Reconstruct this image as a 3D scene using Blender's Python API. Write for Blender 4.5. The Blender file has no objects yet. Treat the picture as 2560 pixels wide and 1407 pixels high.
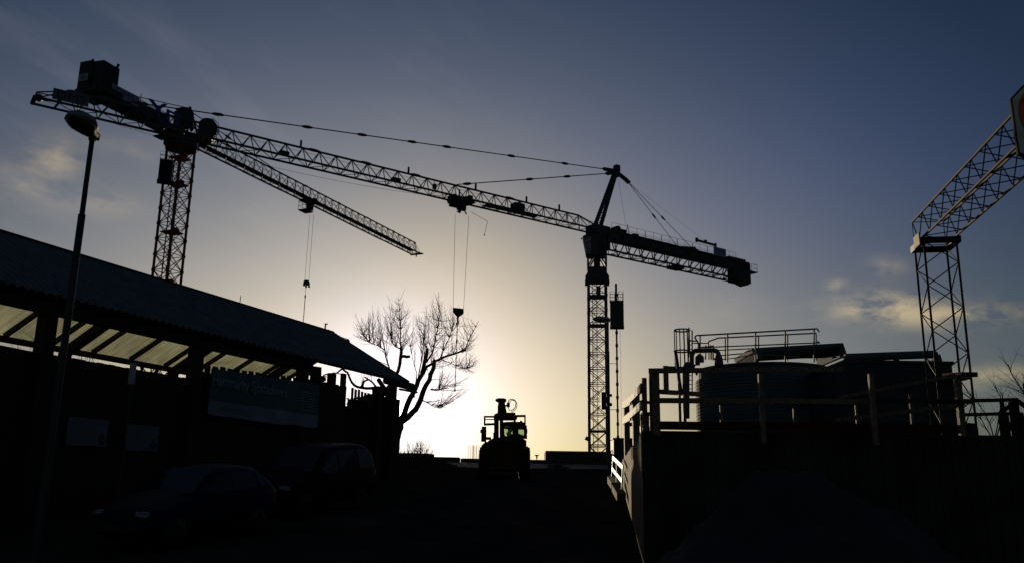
import bpy, math, random
from mathutils import Vector, Matrix
random.seed(11)
V=Vector
# ------------------------------------------------------------------ camera
F=2200.; PIT=math.atan(532/2200.); RHO=math.atan(140/9098.); CZ=2.7
fw=V((0,math.cos(PIT),math.sin(PIT))); u0=V((0,-math.sin(PIT),math.cos(PIT))); r0=V((1,0,0))
upv=u0*math.cos(RHO)-r0*math.sin(RHO); rtv=r0*math.cos(RHO)+u0*math.sin(RHO)
CAM=V((0,0,CZ))
def ray(x,y): return fw*F+rtv*(x-1280)+upv*(703.5-y)
def P(x,y,Y):
    d=ray(x,y); return CAM+d*(Y/d.y)
def PZ(x,y,z):
    d=ray(x,y); return CAM+d*((z-CZ)/d.z)
SL=.0795                       # slope of the yard
def gz(Y): return SL*Y if Y<59.4 else SL*59.4
sc=bpy.context.scene; COL=sc.collection
cd=bpy.data.cameras.new('camera'); co=bpy.data.objects.new('camera',cd); COL.objects.link(co)
cd.sensor_width=36; cd.lens=36*F/2560; cd.clip_end=6000; cd.clip_start=.1
m=Matrix((rtv,upv,-fw)).transposed().to_4x4(); m.translation=CAM; co.matrix_world=m; sc.camera=co
sc.view_settings.view_transform='Standard'; sc.view_settings.look='None'
SUN=ray(992,1033).normalized()
# ------------------------------------------------------------------ world
w=bpy.data.worlds.new('World'); sc.world=w; w.use_nodes=True
nt=w.node_tree; N=nt.nodes; N.clear()
def lk(a,b): nt.links.new(a,b)
def mth(op,a,b=None,c=None,clamp=False):
    n=N.new('ShaderNodeMath'); n.operation=op; n.use_clamp=clamp
    for i,q in enumerate((a,b,c)):
        if q is None: continue
        if isinstance(q,(int,float)): n.inputs[i].default_value=q
        else: lk(q,n.inputs[i])
    return n.outputs[0]
sky=N.new('ShaderNodeTexSky'); sky.sky_type='NISHITA'; sky.sun_disc=False
sky.sun_elevation=math.asin(SUN.z); sky.sun_rotation=math.atan2(SUN.x,SUN.y); sky.altitude=10
sky.air_density=1.0; sky.dust_density=1.5; sky.ozone_density=1.0
tc=N.new('ShaderNodeTexCoord'); nm=N.new('ShaderNodeVectorMath'); nm.operation='NORMALIZE'; lk(tc.outputs['Generated'],nm.inputs[0])
D=nm.outputs[0]
dp=N.new('ShaderNodeVectorMath'); dp.operation='DOT_PRODUCT'; lk(D,dp.inputs[0]); dp.inputs[1].default_value=SUN
cosv=mth('MINIMUM',dp.outputs['Value'],1.0)
th=mth('ARCCOSINE',cosv); th2=mth('MINIMUM',mth('MULTIPLY',th,th),.54)
sx=N.new('ShaderNodeSeparateXYZ'); lk(D,sx.inputs[0]); zc=mth('MINIMUM',mth('MAXIMUM',sx.outputs[2],0.0),.6)
sp=N.new('ShaderNodeSeparateColor'); lk(sky.outputs[0],sp.inputs[0])
chan=[]
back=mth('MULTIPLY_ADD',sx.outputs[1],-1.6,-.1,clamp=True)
low=mth('EXPONENT',mth('MULTIPLY',mth('MULTIPLY',zc,zc),-100.0))
for i,(g,b,k2,kz,kl) in enumerate(((.537,-1.481,-2.992,-2.643,-.42),(.627,-1.816,-2.259,-1.811,-.30),(.785,-2.103,-1.724,-.677,0.0))):
    p_=mth('POWER',mth('MAXIMUM',sp.outputs[i],1e-4),g)
    e_=mth('EXPONENT',mth('ADD',mth('ADD',mth('MULTIPLY',th2,k2),mth('MULTIPLY',zc,kz)),b))
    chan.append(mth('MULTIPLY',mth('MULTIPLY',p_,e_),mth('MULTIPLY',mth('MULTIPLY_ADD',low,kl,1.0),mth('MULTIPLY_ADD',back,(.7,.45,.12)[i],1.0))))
glow=mth('EXPONENT',mth('MULTIPLY',mth('MULTIPLY',th,th),-1/(.10**2)))
core=mth('MULTIPLY',mth('EXPONENT',mth('MULTIPLY',mth('MULTIPLY',th,th),-1/(.011**2))),9.0)
# clouds: noise in world direction space, gathered round a few directions
def noise(scale,detail,rough,strx,off):
    mp=N.new('ShaderNodeMapping'); lk(D,mp.inputs[0]); mp.inputs['Scale'].default_value=strx; mp.inputs['Location'].default_value=off
    n=N.new('ShaderNodeTexNoise'); n.inputs['Scale'].default_value=scale; n.inputs['Detail'].default_value=detail; n.inputs['Roughness'].default_value=rough
    lk(mp.outputs[0],n.inputs['Vector']); return n.outputs['Fac']
nA=noise(15,7,.62,(1,1,2.2),(.3,0,.1)); mr=N.new('ShaderNodeMapping'); lk(D,mr.inputs[0]); mr.inputs['Rotation'].default_value=(0,math.radians(-26),0)
D0=D; D=mr.outputs[0]; nB=noise(6,8,.62,(.9,1,4.2),(0,2.2,.7)); D=D0
def blob(px,py,rx,ry):
    c=ray(px,py).normalized(); ax=V((c.y,-c.x,0)).normalized(); ay=ax.cross(c).normalized()
    def comp(a,r):
        q=N.new('ShaderNodeVectorMath'); q.operation='DOT_PRODUCT'; lk(D,q.inputs[0]); q.inputs[1].default_value=a
        s=mth('DIVIDE',mth('SUBTRACT',q.outputs['Value'],a.dot(c)),r); return mth('MULTIPLY',s,s)
    return mth('EXPONENT',mth('MULTIPLY',mth('ADD',comp(ax,rx),comp(ay,ry)),-1.0))
bl=None
for (px,py,rx,ry,a) in ((135,395,.026,.020,.70),(280,505,.030,.014,.30),(2190,764,.042,.014,1.35),(2090,716,.010,.008,.8),(2215,668,.018,.010,.55),
                        (2330,785,.05,.012,.9),(2440,790,.06,.012,.5),(2500,940,.07,.010,.8),(330,375,.04,.010,.22),(90,470,.06,.02,.35),(1840,770,.03,.015,.15)):
    b_=mth('MULTIPLY',blob(px,py,rx,ry),a); bl=b_ if bl is None else mth('ADD',bl,b_)
cl=mth('MULTIPLY',bl,mth('MULTIPLY_ADD',nA,5.0,-1.95,clamp=True))
cir=mth('MULTIPLY',mth('MULTIPLY_ADD',nB,4.2,-2.0,clamp=True),mth('EXPONENT',mth('MULTIPLY',mth('ADD',0.0,mth('POWER',mth('SUBTRACT',zc,.36),2.0)),-30.0)))
cirm=mth('MULTIPLY',cir,mth('MULTIPLY_ADD',sx.outputs[0],-2.2,.35,clamp=True))
plume=blob(1150,690,.13,.10); azure=blob(2000,470,.26,.12)
cb=N.new('ShaderNodeCombineColor')
for i,(ca,cc,cg,cp) in enumerate(((.27,.030,.30,.10),(.19,.028,.36,.055),(.07,.027,.80,-.015))):
    v_=mth('ADD',mth('ADD',mth('MULTIPLY_ADD',plume,cp,chan[i]),mth('MULTIPLY',cl,ca)),mth('MULTIPLY',cirm,cc))
    if i==2: v_=mth('MULTIPLY_ADD',azure,.024,v_)
    lk(mth('MULTIPLY',mth('ADD',mth('ADD',v_,mth('MULTIPLY',glow,cg)),core),10.0),cb.inputs[i])
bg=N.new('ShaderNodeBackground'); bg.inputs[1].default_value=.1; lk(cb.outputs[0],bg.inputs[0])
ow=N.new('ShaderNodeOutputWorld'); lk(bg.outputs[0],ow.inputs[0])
sl=bpy.data.lights.new('sun','SUN'); sl.energy=3.2; sl.angle=math.radians(.5); sl.color=(1,.80,.55)
so=bpy.data.objects.new('sun',sl); COL.objects.link(so); so.location=(0,0,80); so.rotation_euler=(-SUN).to_track_quat('-Z','Y').to_euler()
# ------------------------------------------------------------------ materials
def mat(name,col,rough=.6,metal=0.,var=.25,scale=6.,bump=0.,bscale=40.,spec=.3,col2=None):
    m=bpy.data.materials.new(name); m.use_nodes=True; t=m.node_tree; b=t.nodes['Principled BSDF']
    tcn=t.nodes.new('ShaderNodeTexCoord'); n=t.nodes.new('ShaderNodeTexNoise'); n.inputs['Scale'].default_value=scale; n.inputs['Detail'].default_value=6
    t.links.new(tcn.outputs['Object'],n.inputs['Vector'])
    r=t.nodes.new('ShaderNodeValToRGB'); c=V(col); c2=V(col2) if col2 else c*(1-var)
    r.color_ramp.elements[0].position=.35; r.color_ramp.elements[1].position=.68
    r.color_ramp.elements[0].color=(*c2,1); r.color_ramp.elements[1].color=(*[min(1,x*(1+var*.5)) for x in c],1)
    t.links.new(n.outputs['Fac'],r.inputs[0]); t.links.new(r.outputs[0],b.inputs['Base Color'])
    b.inputs['Roughness'].default_value=rough; b.inputs['Metallic'].default_value=metal; b.inputs['Specular IOR Level'].default_value=spec
    if bump:
        n2=t.nodes.new('ShaderNodeTexNoise'); n2.inputs['Scale'].default_value=bscale; n2.inputs['Detail'].default_value=8
        t.links.new(tcn.outputs['Object'],n2.inputs['Vector'])
        bp=t.nodes.new('ShaderNodeBump'); bp.inputs['Strength'].default_value=bump; bp.inputs['Distance'].default_value=.05
        t.links.new(n2.outputs['Fac'],bp.inputs['Height']); t.links.new(bp.outputs[0],b.inputs['Normal'])
    return m
M={}
M['steel']=mat('dark_steel',(.075,.08,.10),.5,.3)
M['cranegrey']=mat('crane_paint',(.06,.062,.075),.6,.0,col2=(.035,.032,.035))
M['cranered']=mat('red_crane_paint',(.18,.042,.018),.55,.0,col2=(.09,.024,.013))
M['black']=mat('black_paint',(.02,.02,.022),.5)
M['rubber']=mat('rubber',(.018,.018,.018),.8,spec=.15)
M['galv']=mat('galvanised_steel',(.30,.30,.29),.38,.7,col2=(.20,.20,.20))
M['rope']=mat('wire_rope',(.10,.10,.10),.5,.5)
M['signwhite']=mat('sign_white',(.30,.32,.36),.5)
M['blue']=mat('sign_blue',(.02,.07,.55),.5)
M['navy']=mat('letter_navy',(.015,.02,.07),.5)
M['orange']=mat('sign_orange',(.75,.16,.04),.5)
M['panel']=mat('sign_face',(.82,.78,.64),.5,var=.1)
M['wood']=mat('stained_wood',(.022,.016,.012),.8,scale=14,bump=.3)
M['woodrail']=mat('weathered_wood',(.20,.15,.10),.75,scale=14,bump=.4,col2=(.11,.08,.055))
M['redwood']=mat('red_stained_wood',(.10,.022,.012),.8,scale=10)
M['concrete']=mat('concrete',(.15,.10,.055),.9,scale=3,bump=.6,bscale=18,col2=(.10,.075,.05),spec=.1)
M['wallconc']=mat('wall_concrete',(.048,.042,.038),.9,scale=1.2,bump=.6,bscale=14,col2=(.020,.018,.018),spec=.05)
M['darkconc']=mat('dark_concrete',(.075,.062,.05),.9,scale=2,bump=.5,bscale=14)
M['roof']=mat('roof_sheet',(.10,.125,.125),.7,scale=2,col2=(.07,.09,.095))
M['tank']=mat('tank_sheet',(.085,.115,.13),.8,.0,scale=2,spec=.08)
M['gantry']=mat('gantry_paint',(.075,.062,.042),.7,.0,col2=(.04,.034,.026),spec=.08)
M['pipe']=mat('rail_paint',(.10,.105,.11),.6,.0)
M['dark']=mat('dark_cladding',(.03,.03,.032),.7)
M['bark']=mat('bark',(.055,.04,.028),.9,scale=20,bump=.5)
M['twig']=mat('twig_bark',(.10,.065,.035),.8,scale=9)
M['leaf']=mat('hedge_leaf',(.045,.055,.02),.7,scale=3,col2=(.05,.028,.012))
M['ground']=mat('ground_gravel',(.060,.048,.036),.95,scale=.6,bump=.5,bscale=5,col2=(.032,.027,.022),spec=.0)
M['road']=mat('road_asphalt',(.045,.040,.036),.95,scale=.8,bump=.35,bscale=9,col2=(.028,.026,.024),spec=.0)
M['strip']=mat('sunlit_gravel_tint',(.13,.095,.058),.7,scale=1.5,bump=.8,bscale=7,col2=(.05,.038,.025),spec=.12)  # warm lighter tone stands in for low sunlight on the crest
M['gravelheap']=mat('heap_gravel',(.036,.035,.036),.95,scale=3,bump=1.0,bscale=22)
M['carblue']=mat('blue_car_paint',(.009,.013,.026),.5,.0,var=.05,spec=.08)
M['carred']=mat('maroon_car_paint',(.026,.005,.007),.5,.0,var=.05,spec=.08)
M['glass']=mat('dark_glass',(.012,.014,.017),.08,0,var=.05,spec=.30)
M['lamp_lens']=mat('lamp_lens',(.16,.16,.20),.12,.3,var=.1,spec=.7)
M['rim']=mat('wheel_rim',(.18,.18,.19),.35,.7)
M['taillight']=mat('tail_light',(.20,.008,.008),.2,spec=.6)
M['yellow']=mat('loader_paint',(.060,.030,.012),.6,col2=(.035,.020,.010),spec=.1)
M['beacon']=mat('red_beacon',(.60,.03,.01),.25)
M['white']=mat('white_paint',(.72,.70,.66),.5,var=.12)
M['redstripe']=mat('red_stripe',(.35,.06,.03),.5)
M['banner']=mat('banner_green',(.028,.095,.11),.6,scale=1.2,col2=(.022,.075,.09))
M['plate']=mat('painted_plate',(.40,.32,.17),.6,spec=.1)
M['bannerpale']=mat('banner_pale',(.17,.20,.28),.6,scale=1.2)
M['bannertext']=mat('banner_lettering',(.20,.30,.34),.6)
M['board']=mat('board_sheet',(.12,.14,.165),.6,scale=2)
M['lamphead']=mat('lamp_housing',(.22,.22,.25),.6,.0,spec=.1)
M['lampglass']=mat('lamp_cover',(.10,.085,.055),.15,spec=.6)
M['pole']=mat('lamp_pole',(.028,.030,.036),.55,.0)
M['lift']=mat('lift_cage',(.03,.05,.045),.5)
M['netting']=mat('orange_netting',(.055,.009,.005),.85,spec=.05)
def translucent(name,col):
    m=bpy.data.materials.new(name); m.use_nodes=True; t=m.node_tree; t.nodes.clear()
    o=t.nodes.new('ShaderNodeOutputMaterial'); mx=t.nodes.new('ShaderNodeMixShader'); mx.inputs[0].default_value=.12
    tl=t.nodes.new('ShaderNodeBsdfTranslucent'); df=t.nodes.new('ShaderNodeBsdfDiffuse')
    tcn=t.nodes.new('ShaderNodeTexCoord'); n=t.nodes.new('ShaderNodeTexNoise'); n.inputs['Scale'].default_value=.38; n.inputs['Detail'].default_value=2; n.inputs['Distortion'].default_value=1.6
    t.links.new(tcn.outputs['Object'],n.inputs['Vector'])
    r=t.nodes.new('ShaderNodeValToRGB'); c=V(col)
    r.color_ramp.elements[0].position=.38; r.color_ramp.elements[1].position=.62
    r.color_ramp.elements[0].color=(*(c*.62),1); r.color_ramp.elements[1].color=(*c,1)
    t.links.new(n.outputs['Fac'],r.inputs[0]); t.links.new(r.outputs[0],tl.inputs[0]); t.links.new(r.outputs[0],df.inputs[0])
    t.links.new(tl.outputs[0],mx.inputs[1]); t.links.new(df.outputs[0],mx.inputs[2]); t.links.new(mx.outputs[0],o.inputs[0]); return m
M['poly']=translucent('translucent_sheet',(.60,.63,.42))
def clearglass(name,tint):
    m=bpy.data.materials.new(name); m.use_nodes=True; t=m.node_tree; t.nodes.clear()
    o=t.nodes.new('ShaderNodeOutputMaterial'); mx=t.nodes.new('ShaderNodeMixShader'); mx.inputs[0].default_value=.08
    tr=t.nodes.new('ShaderNodeBsdfTransparent'); gl=t.nodes.new('ShaderNodeBsdfGlossy'); gl.inputs['Roughness'].default_value=.05
    n=t.nodes.new('ShaderNodeTexNoise'); n.inputs['Scale'].default_value=3
    r=t.nodes.new('ShaderNodeValToRGB'); r.color_ramp.elements[0].color=(*[x*.85 for x in tint],1); r.color_ramp.elements[1].color=(*tint,1)
    t.links.new(n.outputs['Fac'],r.inputs[0]); t.links.new(r.outputs[0],tr.inputs[0])
    t.links.new(tr.outputs[0],mx.inputs[1]); t.links.new(gl.outputs[0],mx.inputs[2]); t.links.new(mx.outputs[0],o.inputs[0]); return m
M['cabglass']=clearglass('green_cab_glass',(.58,.70,.50))
M['craneglass']=clearglass('crane_cab_glass',(.35,.33,.33))
# ------------------------------------------------------------------ mesh helpers
WL={}
def frame(d):
    d=d.normalized(); a=V((0,0,1)) if abs(d.z)<.95 else V((1,0,0)); x=d.cross(a).normalized(); y=x.cross(d).normalized(); return x,y
class MB:
    def __init__(s): s.v=[]; s.f=[]
    def tube(s,a,b,r,n=6,r2=None):
        a=V(a); b=V(b)
        if (b-a).length<1e-6: return s
        x,y=frame(b-a); r2=r if r2 is None else r2; o=len(s.v)
        for c,q in ((a,r),(b,r2)):
            for i in range(n):
                t=2*math.pi*i/n; s.v.append(c+x*(math.cos(t)*q)+y*(math.sin(t)*q))
        for i in range(n):
            j=(i+1)%n; s.f.append((o+i,o+j,o+n+j,o+n+i))
        s.f.append(tuple(o+i for i in reversed(range(n)))); s.f.append(tuple(o+n+i for i in range(n))); return s
    def path(s,pts,r,n=6,r2=None):
        k=len(pts)-1
        for i in range(k):
            ra=r if r2 is None else r+(r2-r)*i/k; rb=r if r2 is None else r+(r2-r)*(i+1)/k
            s.tube(pts[i],pts[i+1],ra,n,rb)
        return s
    def hexa(s,p):      # 8 points: bottom 4 ccw, top 4 ccw
        o=len(s.v); s.v+= [V(q) for q in p]
        for q in ((3,2,1,0),(4,5,6,7),(0,1,5,4),(1,2,6,5),(2,3,7,6),(3,0,4,7)): s.f.append(tuple(o+i for i in q))
        return s
    def box(s,c,sz,ax=None):
        c=V(c); X,Y,Z=ax if ax else (V((1,0,0)),V((0,1,0)),V((0,0,1)))
        X=X*(sz[0]/2); Y=Y*(sz[1]/2); Z=Z*(sz[2]/2)
        return s.hexa([c-X-Y-Z,c+X-Y-Z,c+X+Y-Z,c-X+Y-Z,c-X-Y+Z,c+X-Y+Z,c+X+Y+Z,c-X+Y+Z])
    def bar(s,a,b,w_,h_,up=V((0,0,1))):   # w_ sideways, h_ along up
        a=V(a); b=V(b); d=(b-a).normalized(); x=d.cross(up)
        if x.length<1e-4: x=d.cross(V((1,0,0)))
        x.normalize(); y=x.cross(d).normalized()
        return s.box((a+b)/2,((b-a).length,w_,h_),(d,x,y))
    def prism(s,pts,vec):
        o=len(s.v); n=len(pts); vec=V(vec)
        s.v+=[V(p) for p in pts]+[V(p)+vec for p in pts]
        s.f.append(tuple(o+i for i in reversed(range(n)))); s.f.append(tuple(o+n+i for i in range(n)))
        for i in range(n):
            j=(i+1)%n; s.f.append((o+i,o+j,o+n+j,o+n+i))
        return s
    def lathe(s,c,prof,n=16,ax=None,sx=1,sy=1):
        c=V(c); X,Y,Z=ax if ax else (V((1,0,0)),V((0,1,0)),V((0,0,1))); o=len(s.v); k=len(prof)
        for r,z in prof:
            for i in range(n):
                t=2*math.pi*i/n; s.v.append(c+X*(math.cos(t)*r*sx)+Y*(math.sin(t)*r*sy)+Z*z)
        for a in range(k-1):
            for i in range(n):
                j=(i+1)%n; s.f.append((o+a*n+i,o+a*n+j,o+(a+1)*n+j,o+(a+1)*n+i))
        s.f.append(tuple(o+i for i in reversed(range(n)))); s.f.append(tuple(o+(k-1)*n+i for i in range(n))); return s
    def ring(s,c,R,r,ax,n=24,m_=6):
        pts=[V(c)+ax[0]*(math.cos(2*math.pi*i/n)*R)+ax[1]*(math.sin(2*math.pi*i/n)*R) for i in range(n+1)]
        return s.path(pts,r,m_)
    def ell(s,c,axes,n=10,k=6):
        prof=[(math.sin(math.pi*i/k),-math.cos(math.pi*i/k)) for i in range(k+1)]; prof[0]=(.05,-1); prof[-1]=(.05,1)
        return s.lathe(c,[(r,0*z) if 0 else (r,z) for r,z in prof],n,axes)
    def build(s,name,m_,parent=None,smooth=False,local=False):
        o0=V((0,0,0)) if (local or parent is None) else WL.get(parent.name,V((0,0,0)))
        me=bpy.data.meshes.new(name); me.from_pydata([tuple(q-o0) for q in s.v],[],s.f); me.update()
        me.materials.append(M[m_] if isinstance(m_,str) else m_)
        if smooth:
            for p in me.polygons: p.use_smooth=True
        o=bpy.data.objects.new(name,me); COL.objects.link(o)
        if parent: o.parent=parent; WL[o.name]=o0
        else: WL[o.name]=V((0,0,0))
        return o
def tag(o,label=None,cat=None,group=None,kind=None):
    if label: o['label']=label
    if cat: o['category']=cat
    if group: o['group']=group
    if kind: o['kind']=kind
    return o
def thing(name,label,cat,loc,group=None):
    o=bpy.data.objects.new(name,None); COL.objects.link(o); o.location=loc; o.empty_display_size=.3; WL[o.name]=V(loc)
    return tag(o,label,cat,group)
def solo(mb,name,m_,base,label,cat,group=None,smooth=False):
    o=mb.build(name,m_,None,smooth); b=V(base)
    for v in o.data.vertices: v.co=v.co-b
    o.location=b; return tag(o,label,cat,group)
def text(name,body,size,ctr,X,Y,m_,parent,ext=.01,sx=1.):
    c=bpy.data.curves.new(name,'FONT'); c.body=body; c.size=size; c.extrude=ext; c.align_x='CENTER'; c.align_y='CENTER'
    t=bpy.data.objects.new(name,c); COL.objects.link(t); bpy.context.view_layer.update()
    me=bpy.data.meshes.new_from_object(t.evaluated_get(bpy.context.evaluated_depsgraph_get()))
    bpy.data.objects.remove(t); bpy.data.curves.remove(c)
    Zn=X.cross(Y); o0=WL[parent.name]
    for v in me.vertices: q=v.co.copy(); v.co=V(ctr)+X*(q.x*sx)+Y*q.y+Zn*q.z-o0
    me.name=name; me.materials.clear(); me.materials.append(M[m_])
    o=bpy.data.objects.new(name,me); COL.objects.link(o); o.parent=parent; WL[o.name]=o0; return o
def lerp(a,b,t): return a+(b-a)*t
def lattice(mb,rails,faces,n,rc,rd,style='X',hor=True,square=True):
    """rails: list of (start,end); faces: pairs of rail indices braced with n bays"""
    for a,b in rails:
        if square: mb.bar(a,b,rc*2,rc*2,up=V((0.3,.9,.1)).normalized() if abs((b-a).normalized().z)>.9 else V((0,0,1)))
        else: mb.tube(a,b,rc,6)
    for i,j in faces:
        A,B=rails[i],rails[j]
        for k in range(n):
            a0=lerp(A[0],A[1],k/n); a1=lerp(A[0],A[1],(k+1)/n); b0=lerp(B[0],B[1],k/n); b1=lerp(B[0],B[1],(k+1)/n)
            if hor: mb.tube(a0,b0,rd*.9,5)
            if style=='X': mb.tube(a0,b1,rd,5); mb.tube(b0,a1,rd,5)
            elif style=='Z':
                if k%2: mb.tube(b0,a1,rd,5)
                else: mb.tube(a0,b1,rd,5)
            elif style=='W':
                bm=lerp(b0,b1,.5); mb.tube(a0,bm,rd,5); mb.tube(bm,a1,rd,5)
        if hor: mb.tube(A[1],B[1],rd*.9,5)
    return mb
UP=V((0,0,1))
# ------------------------------------------------------------------ ground
def sheet(name,m_,xs,ys,zf):
    mb=MB(); nx=len(xs)
    for y in ys:
        for x in xs: mb.v.append(V((x,y,zf(x,y))))
    for j in range(len(ys)-1):
        for i in range(nx-1):
            a=j*nx+i; mb.f.append((a,a+1,a+nx+1,a+nx))
    o=mb.build(name,m_,None,True); tag(o,kind='structure'); return o
from mathutils import noise as mn
def gzz(x,y):
    k=59.4
    z=SL*min(y,k) if y<k-3 else (SL*y-SL*((y-(k-3))**2)/12 if y<k+3 else SL*k-.0)
    if y>=k+3: z=SL*(k+3)-SL*36/12
    z=max(z,-4.)
    if y<70: q=1 if abs(x-.045*y)>4 else .35; z+=q*(.03*mn.noise(V((x*.35,y*.35,0)))+.016*mn.noise(V((x*1.3,y*1.3,5))))
    return z
xs=[-1500,-400,-120,-60,-40]+[-30+.75*i for i in range(81)]+[40,60,120,400,1500]
ys=[-1500,-300,-100,-55,-40,-20,-10,-4]+[.8*i for i in range(84)]+[68,72,80,100,150,300,700,1600,2600]
sheet('ground','ground',xs,ys,gzz)
def roadx(y): return .045*y
rv=MB()
ry=[-20+1.0*i for i in range(79)]
for y in ry:
    for k in range(9):
        x=roadx(y)-4.3+k*.82; rv.v.append(V((x,y,gzz(x,y)+.012+.03*(1-abs(k-4)/4)**.5)))
for j in range(len(ry)-1):
    for i in range(8):
        a=j*9+i; rv.f.append((a,a+1,a+10,a+9))
tag(rv.build('road','road',None,True),kind='structure')
sv=MB(); sy=[51+.5*i for i in range(22)]; sxs=[-9+.45*i for i in range(46)]  # added sheet along the crest, grazing sunlight put into its colour
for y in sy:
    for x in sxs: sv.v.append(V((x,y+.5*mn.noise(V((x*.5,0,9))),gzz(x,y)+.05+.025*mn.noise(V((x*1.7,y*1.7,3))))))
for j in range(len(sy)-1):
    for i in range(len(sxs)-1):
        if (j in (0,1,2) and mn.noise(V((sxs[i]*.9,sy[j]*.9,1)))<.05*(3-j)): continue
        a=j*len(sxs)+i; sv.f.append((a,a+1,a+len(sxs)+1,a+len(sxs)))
tag(sv.build('sunlit_crest_strip','strip',None,True),kind='structure')

# ------------------------------------------------------------------ grey tower crane (long jib across the picture)
def vplane(px,py,O,u,off=0):
    """ray through a measured point meets the vertical plane along u at sideways offset off -> (s, z)"""
    d=ray(px,py); n=V((u.y,-u.x,0)); n=-n if n.y>0 else n; q=V((O.x,O.y,0))+n*off
    t=((q-CAM).dot(n))/d.dot(n); p=CAM+d*t; return (p-q).dot(u),p.z
O=V((9.95,100,4.72)); zb=33.06
u=(V((-38.74,65.92,0))-V((9.95,100,0))).normalized(); v=V((u.y,-u.x,0))
if v.y>0: v=-v
def C(s,o,z): return V((O.x,O.y,0))+u*s+v*o+V((0,0,z))
CR=thing('tower_crane','dark grey tower crane with long level jib crossing the sky to the left','crane',O,'tower cranes over the site')
za=math.radians(4.5); ex=V((math.cos(za),-math.sin(za),0)); ey=V((math.sin(za),math.cos(za),0)); hf=1.0
def Mx(a,b,z): return V((O.x,O.y,0))+ex*a+ey*b+V((0,0,z))
ztop=P(1497,706,100).z
mb=MB(); cr=[(Mx(a*hf,b*hf,4.6),Mx(a*hf,b*hf,ztop)) for a,b in ((-1,-1),(1,-1),(1,1),(-1,1))]
lattice(mb,cr,[(0,1),(1,2),(3,2),(0,3)],13,.13,.045,'X')
for k in range(14):
    z=4.6+(ztop-4.6)*k/13
    for a,b in ((-1,-1),(1,-1),(1,1),(-1,1)): mb.box(Mx(a*hf,b*hf,z),(.36,.36,.3),(ex,ey,UP))
    mb.bar(Mx(-hf,-hf,z+.22),Mx(hf,-hf,z+.22),.05,.06); mb.bar(Mx(-hf,hf,z+.22),Mx(hf,hf,z+.22),.05,.06)
mb.build('mast','cranegrey',CR)
mb=MB()
for a in (-.22,.22): mb.tube(Mx(a-.3,.15,4.8),Mx(a-.3,.15,ztop),.03,5)
for k in range(70): z=4.9+k*(ztop-5)/70; mb.tube(Mx(-.52,.15,z),Mx(-.08,.15,z),.012,4)
for k in range(26):
    z=5.4+k*(ztop-6)/26; mb.ring(Mx(-.3,-.2,z),.36,.014,(ex,ey),12,4)
for a in (-.6,0.): mb.tube(Mx(a,-.45,5.2),Mx(a,-.45,ztop),.015,4)
mb.build('ladder','cranegrey',CR)
for py in (743,814,1078):
    z=P(1497,py,100).z; mb=MB().box(Mx(0,0,z),(1.9,1.9,.12),(ex,ey,UP))
    if py==743: mb.box(Mx(.15,.2,z+.7),(.5,.5,1.3),(ex,ey,UP))
    mb.build('landing','cranegrey',CR)
zr0=ztop; zr1=P(1497,672,100).z; zr2=P(1497,641,100).z; zr3=P(1497,592,100).z
mb=MB().box(Mx(0,0,(zr0+zr1)/2),(2.25,2.25,zr1-zr0),(ex,ey,UP))
for z,wd in ((zr0+.55,1.38),(zr0+.05,1.42)):
    for sgn in (-1,1):
        a=Mx(sgn*1.05,0,z+.55); b=Mx(sgn*wd,0,z); c=Mx(sgn*wd,0,z-.28); d=Mx(sgn*1.05,0,z-.22)
        mb.prism([q-ey*.95 for q in (a,b,c,d)],ey*1.9)
mb.build('slewing_ring','cranegrey',CR)
mb=MB()
for a,b in ((-1,-1),(1,-1),(1,1),(-1,1)): mb.bar(Mx(a*1.05,b*1.05,zr1),Mx(a*1.05,b*1.05,zr2+.2),.22,.22,ey)
for b in (-1,1):
    mb.bar(Mx(-1.05,b,zr1),Mx(-.3,b,zr2),.16,.16,ey); mb.bar(Mx(1.05,b,zr1),Mx(.3,b,zr2),.16,.16,ey)
mb.box(Mx(0,0,(zr1+zr2)/2),(.75,.75,zr2-zr1),(ex,ey,UP)); mb.box(Mx(0,0,zr2+.12),(2.3,2.3,.3),(ex,ey,UP))
mb.box(Mx(0,0,(zr2+zr3)/2+.3),(1.35,1.5,zr3-zr2),(ex,ey,UP))
for b in (-.9,.9): mb.bar(Mx(1.0,b,zr2+.2),Mx(.9,b,zr3+.6),.2,.2,ey); mb.bar(Mx(1.0,b,zr3+.4),Mx(.5,b,zr2+.3),.12,.12,ey); mb.bar(Mx(.5,b,zr3),Mx(1.1,b,zr2+.3),.1,.1,ey)
mb.box(C(-.2,0,zr3+.75),(2.4,1.7,1.0),(u,v,UP))
mb.build('tower_head','cranegrey',CR)
# cab
cc=P(1478,616,98.2); cax=(V((math.cos(za),-math.sin(za),0)),V((math.sin(za),math.cos(za),0)),UP)
def K(a,b,z): return cc+ex*a+ey*b+V((0,0,z))
mb=MB(); h=1.22
prof=[(-.98,h-.28),(-.62,-h+.12),(-.55,-h),(.9,-h),(.9,h),(-.55,h)]
fr=[(-.98,h-.28),(-.55,h),(.9,h),(.9,-h),(-.55,-h),(-.62,-h+.12)]
mb.box(K(.42,0,0),(.95,1.5,2*h),(ex,ey,UP)); mb.prism([K(a,-.75,z) for a,z in ((-.62,-h),(-.05,-h),(-.05,-h+.14),(-.6,-h+.14))],ey*1.5)
mb.prism([K(a,-.78,z) for a,z in ((-.98,h-.34),(-.05,h-.15),(-.05,h+.02),(-.55,h),(-1.0,h-.24))],ey*1.56)
for b in (-.74,.74): mb.bar(K(-.96,b,h-.3),K(-.58,b,-h+.1),.06,.06,ey)
mb.bar(K(-.84,-.74,.1),K(-.05,-.74,.35),.05,.05,ey)
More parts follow.
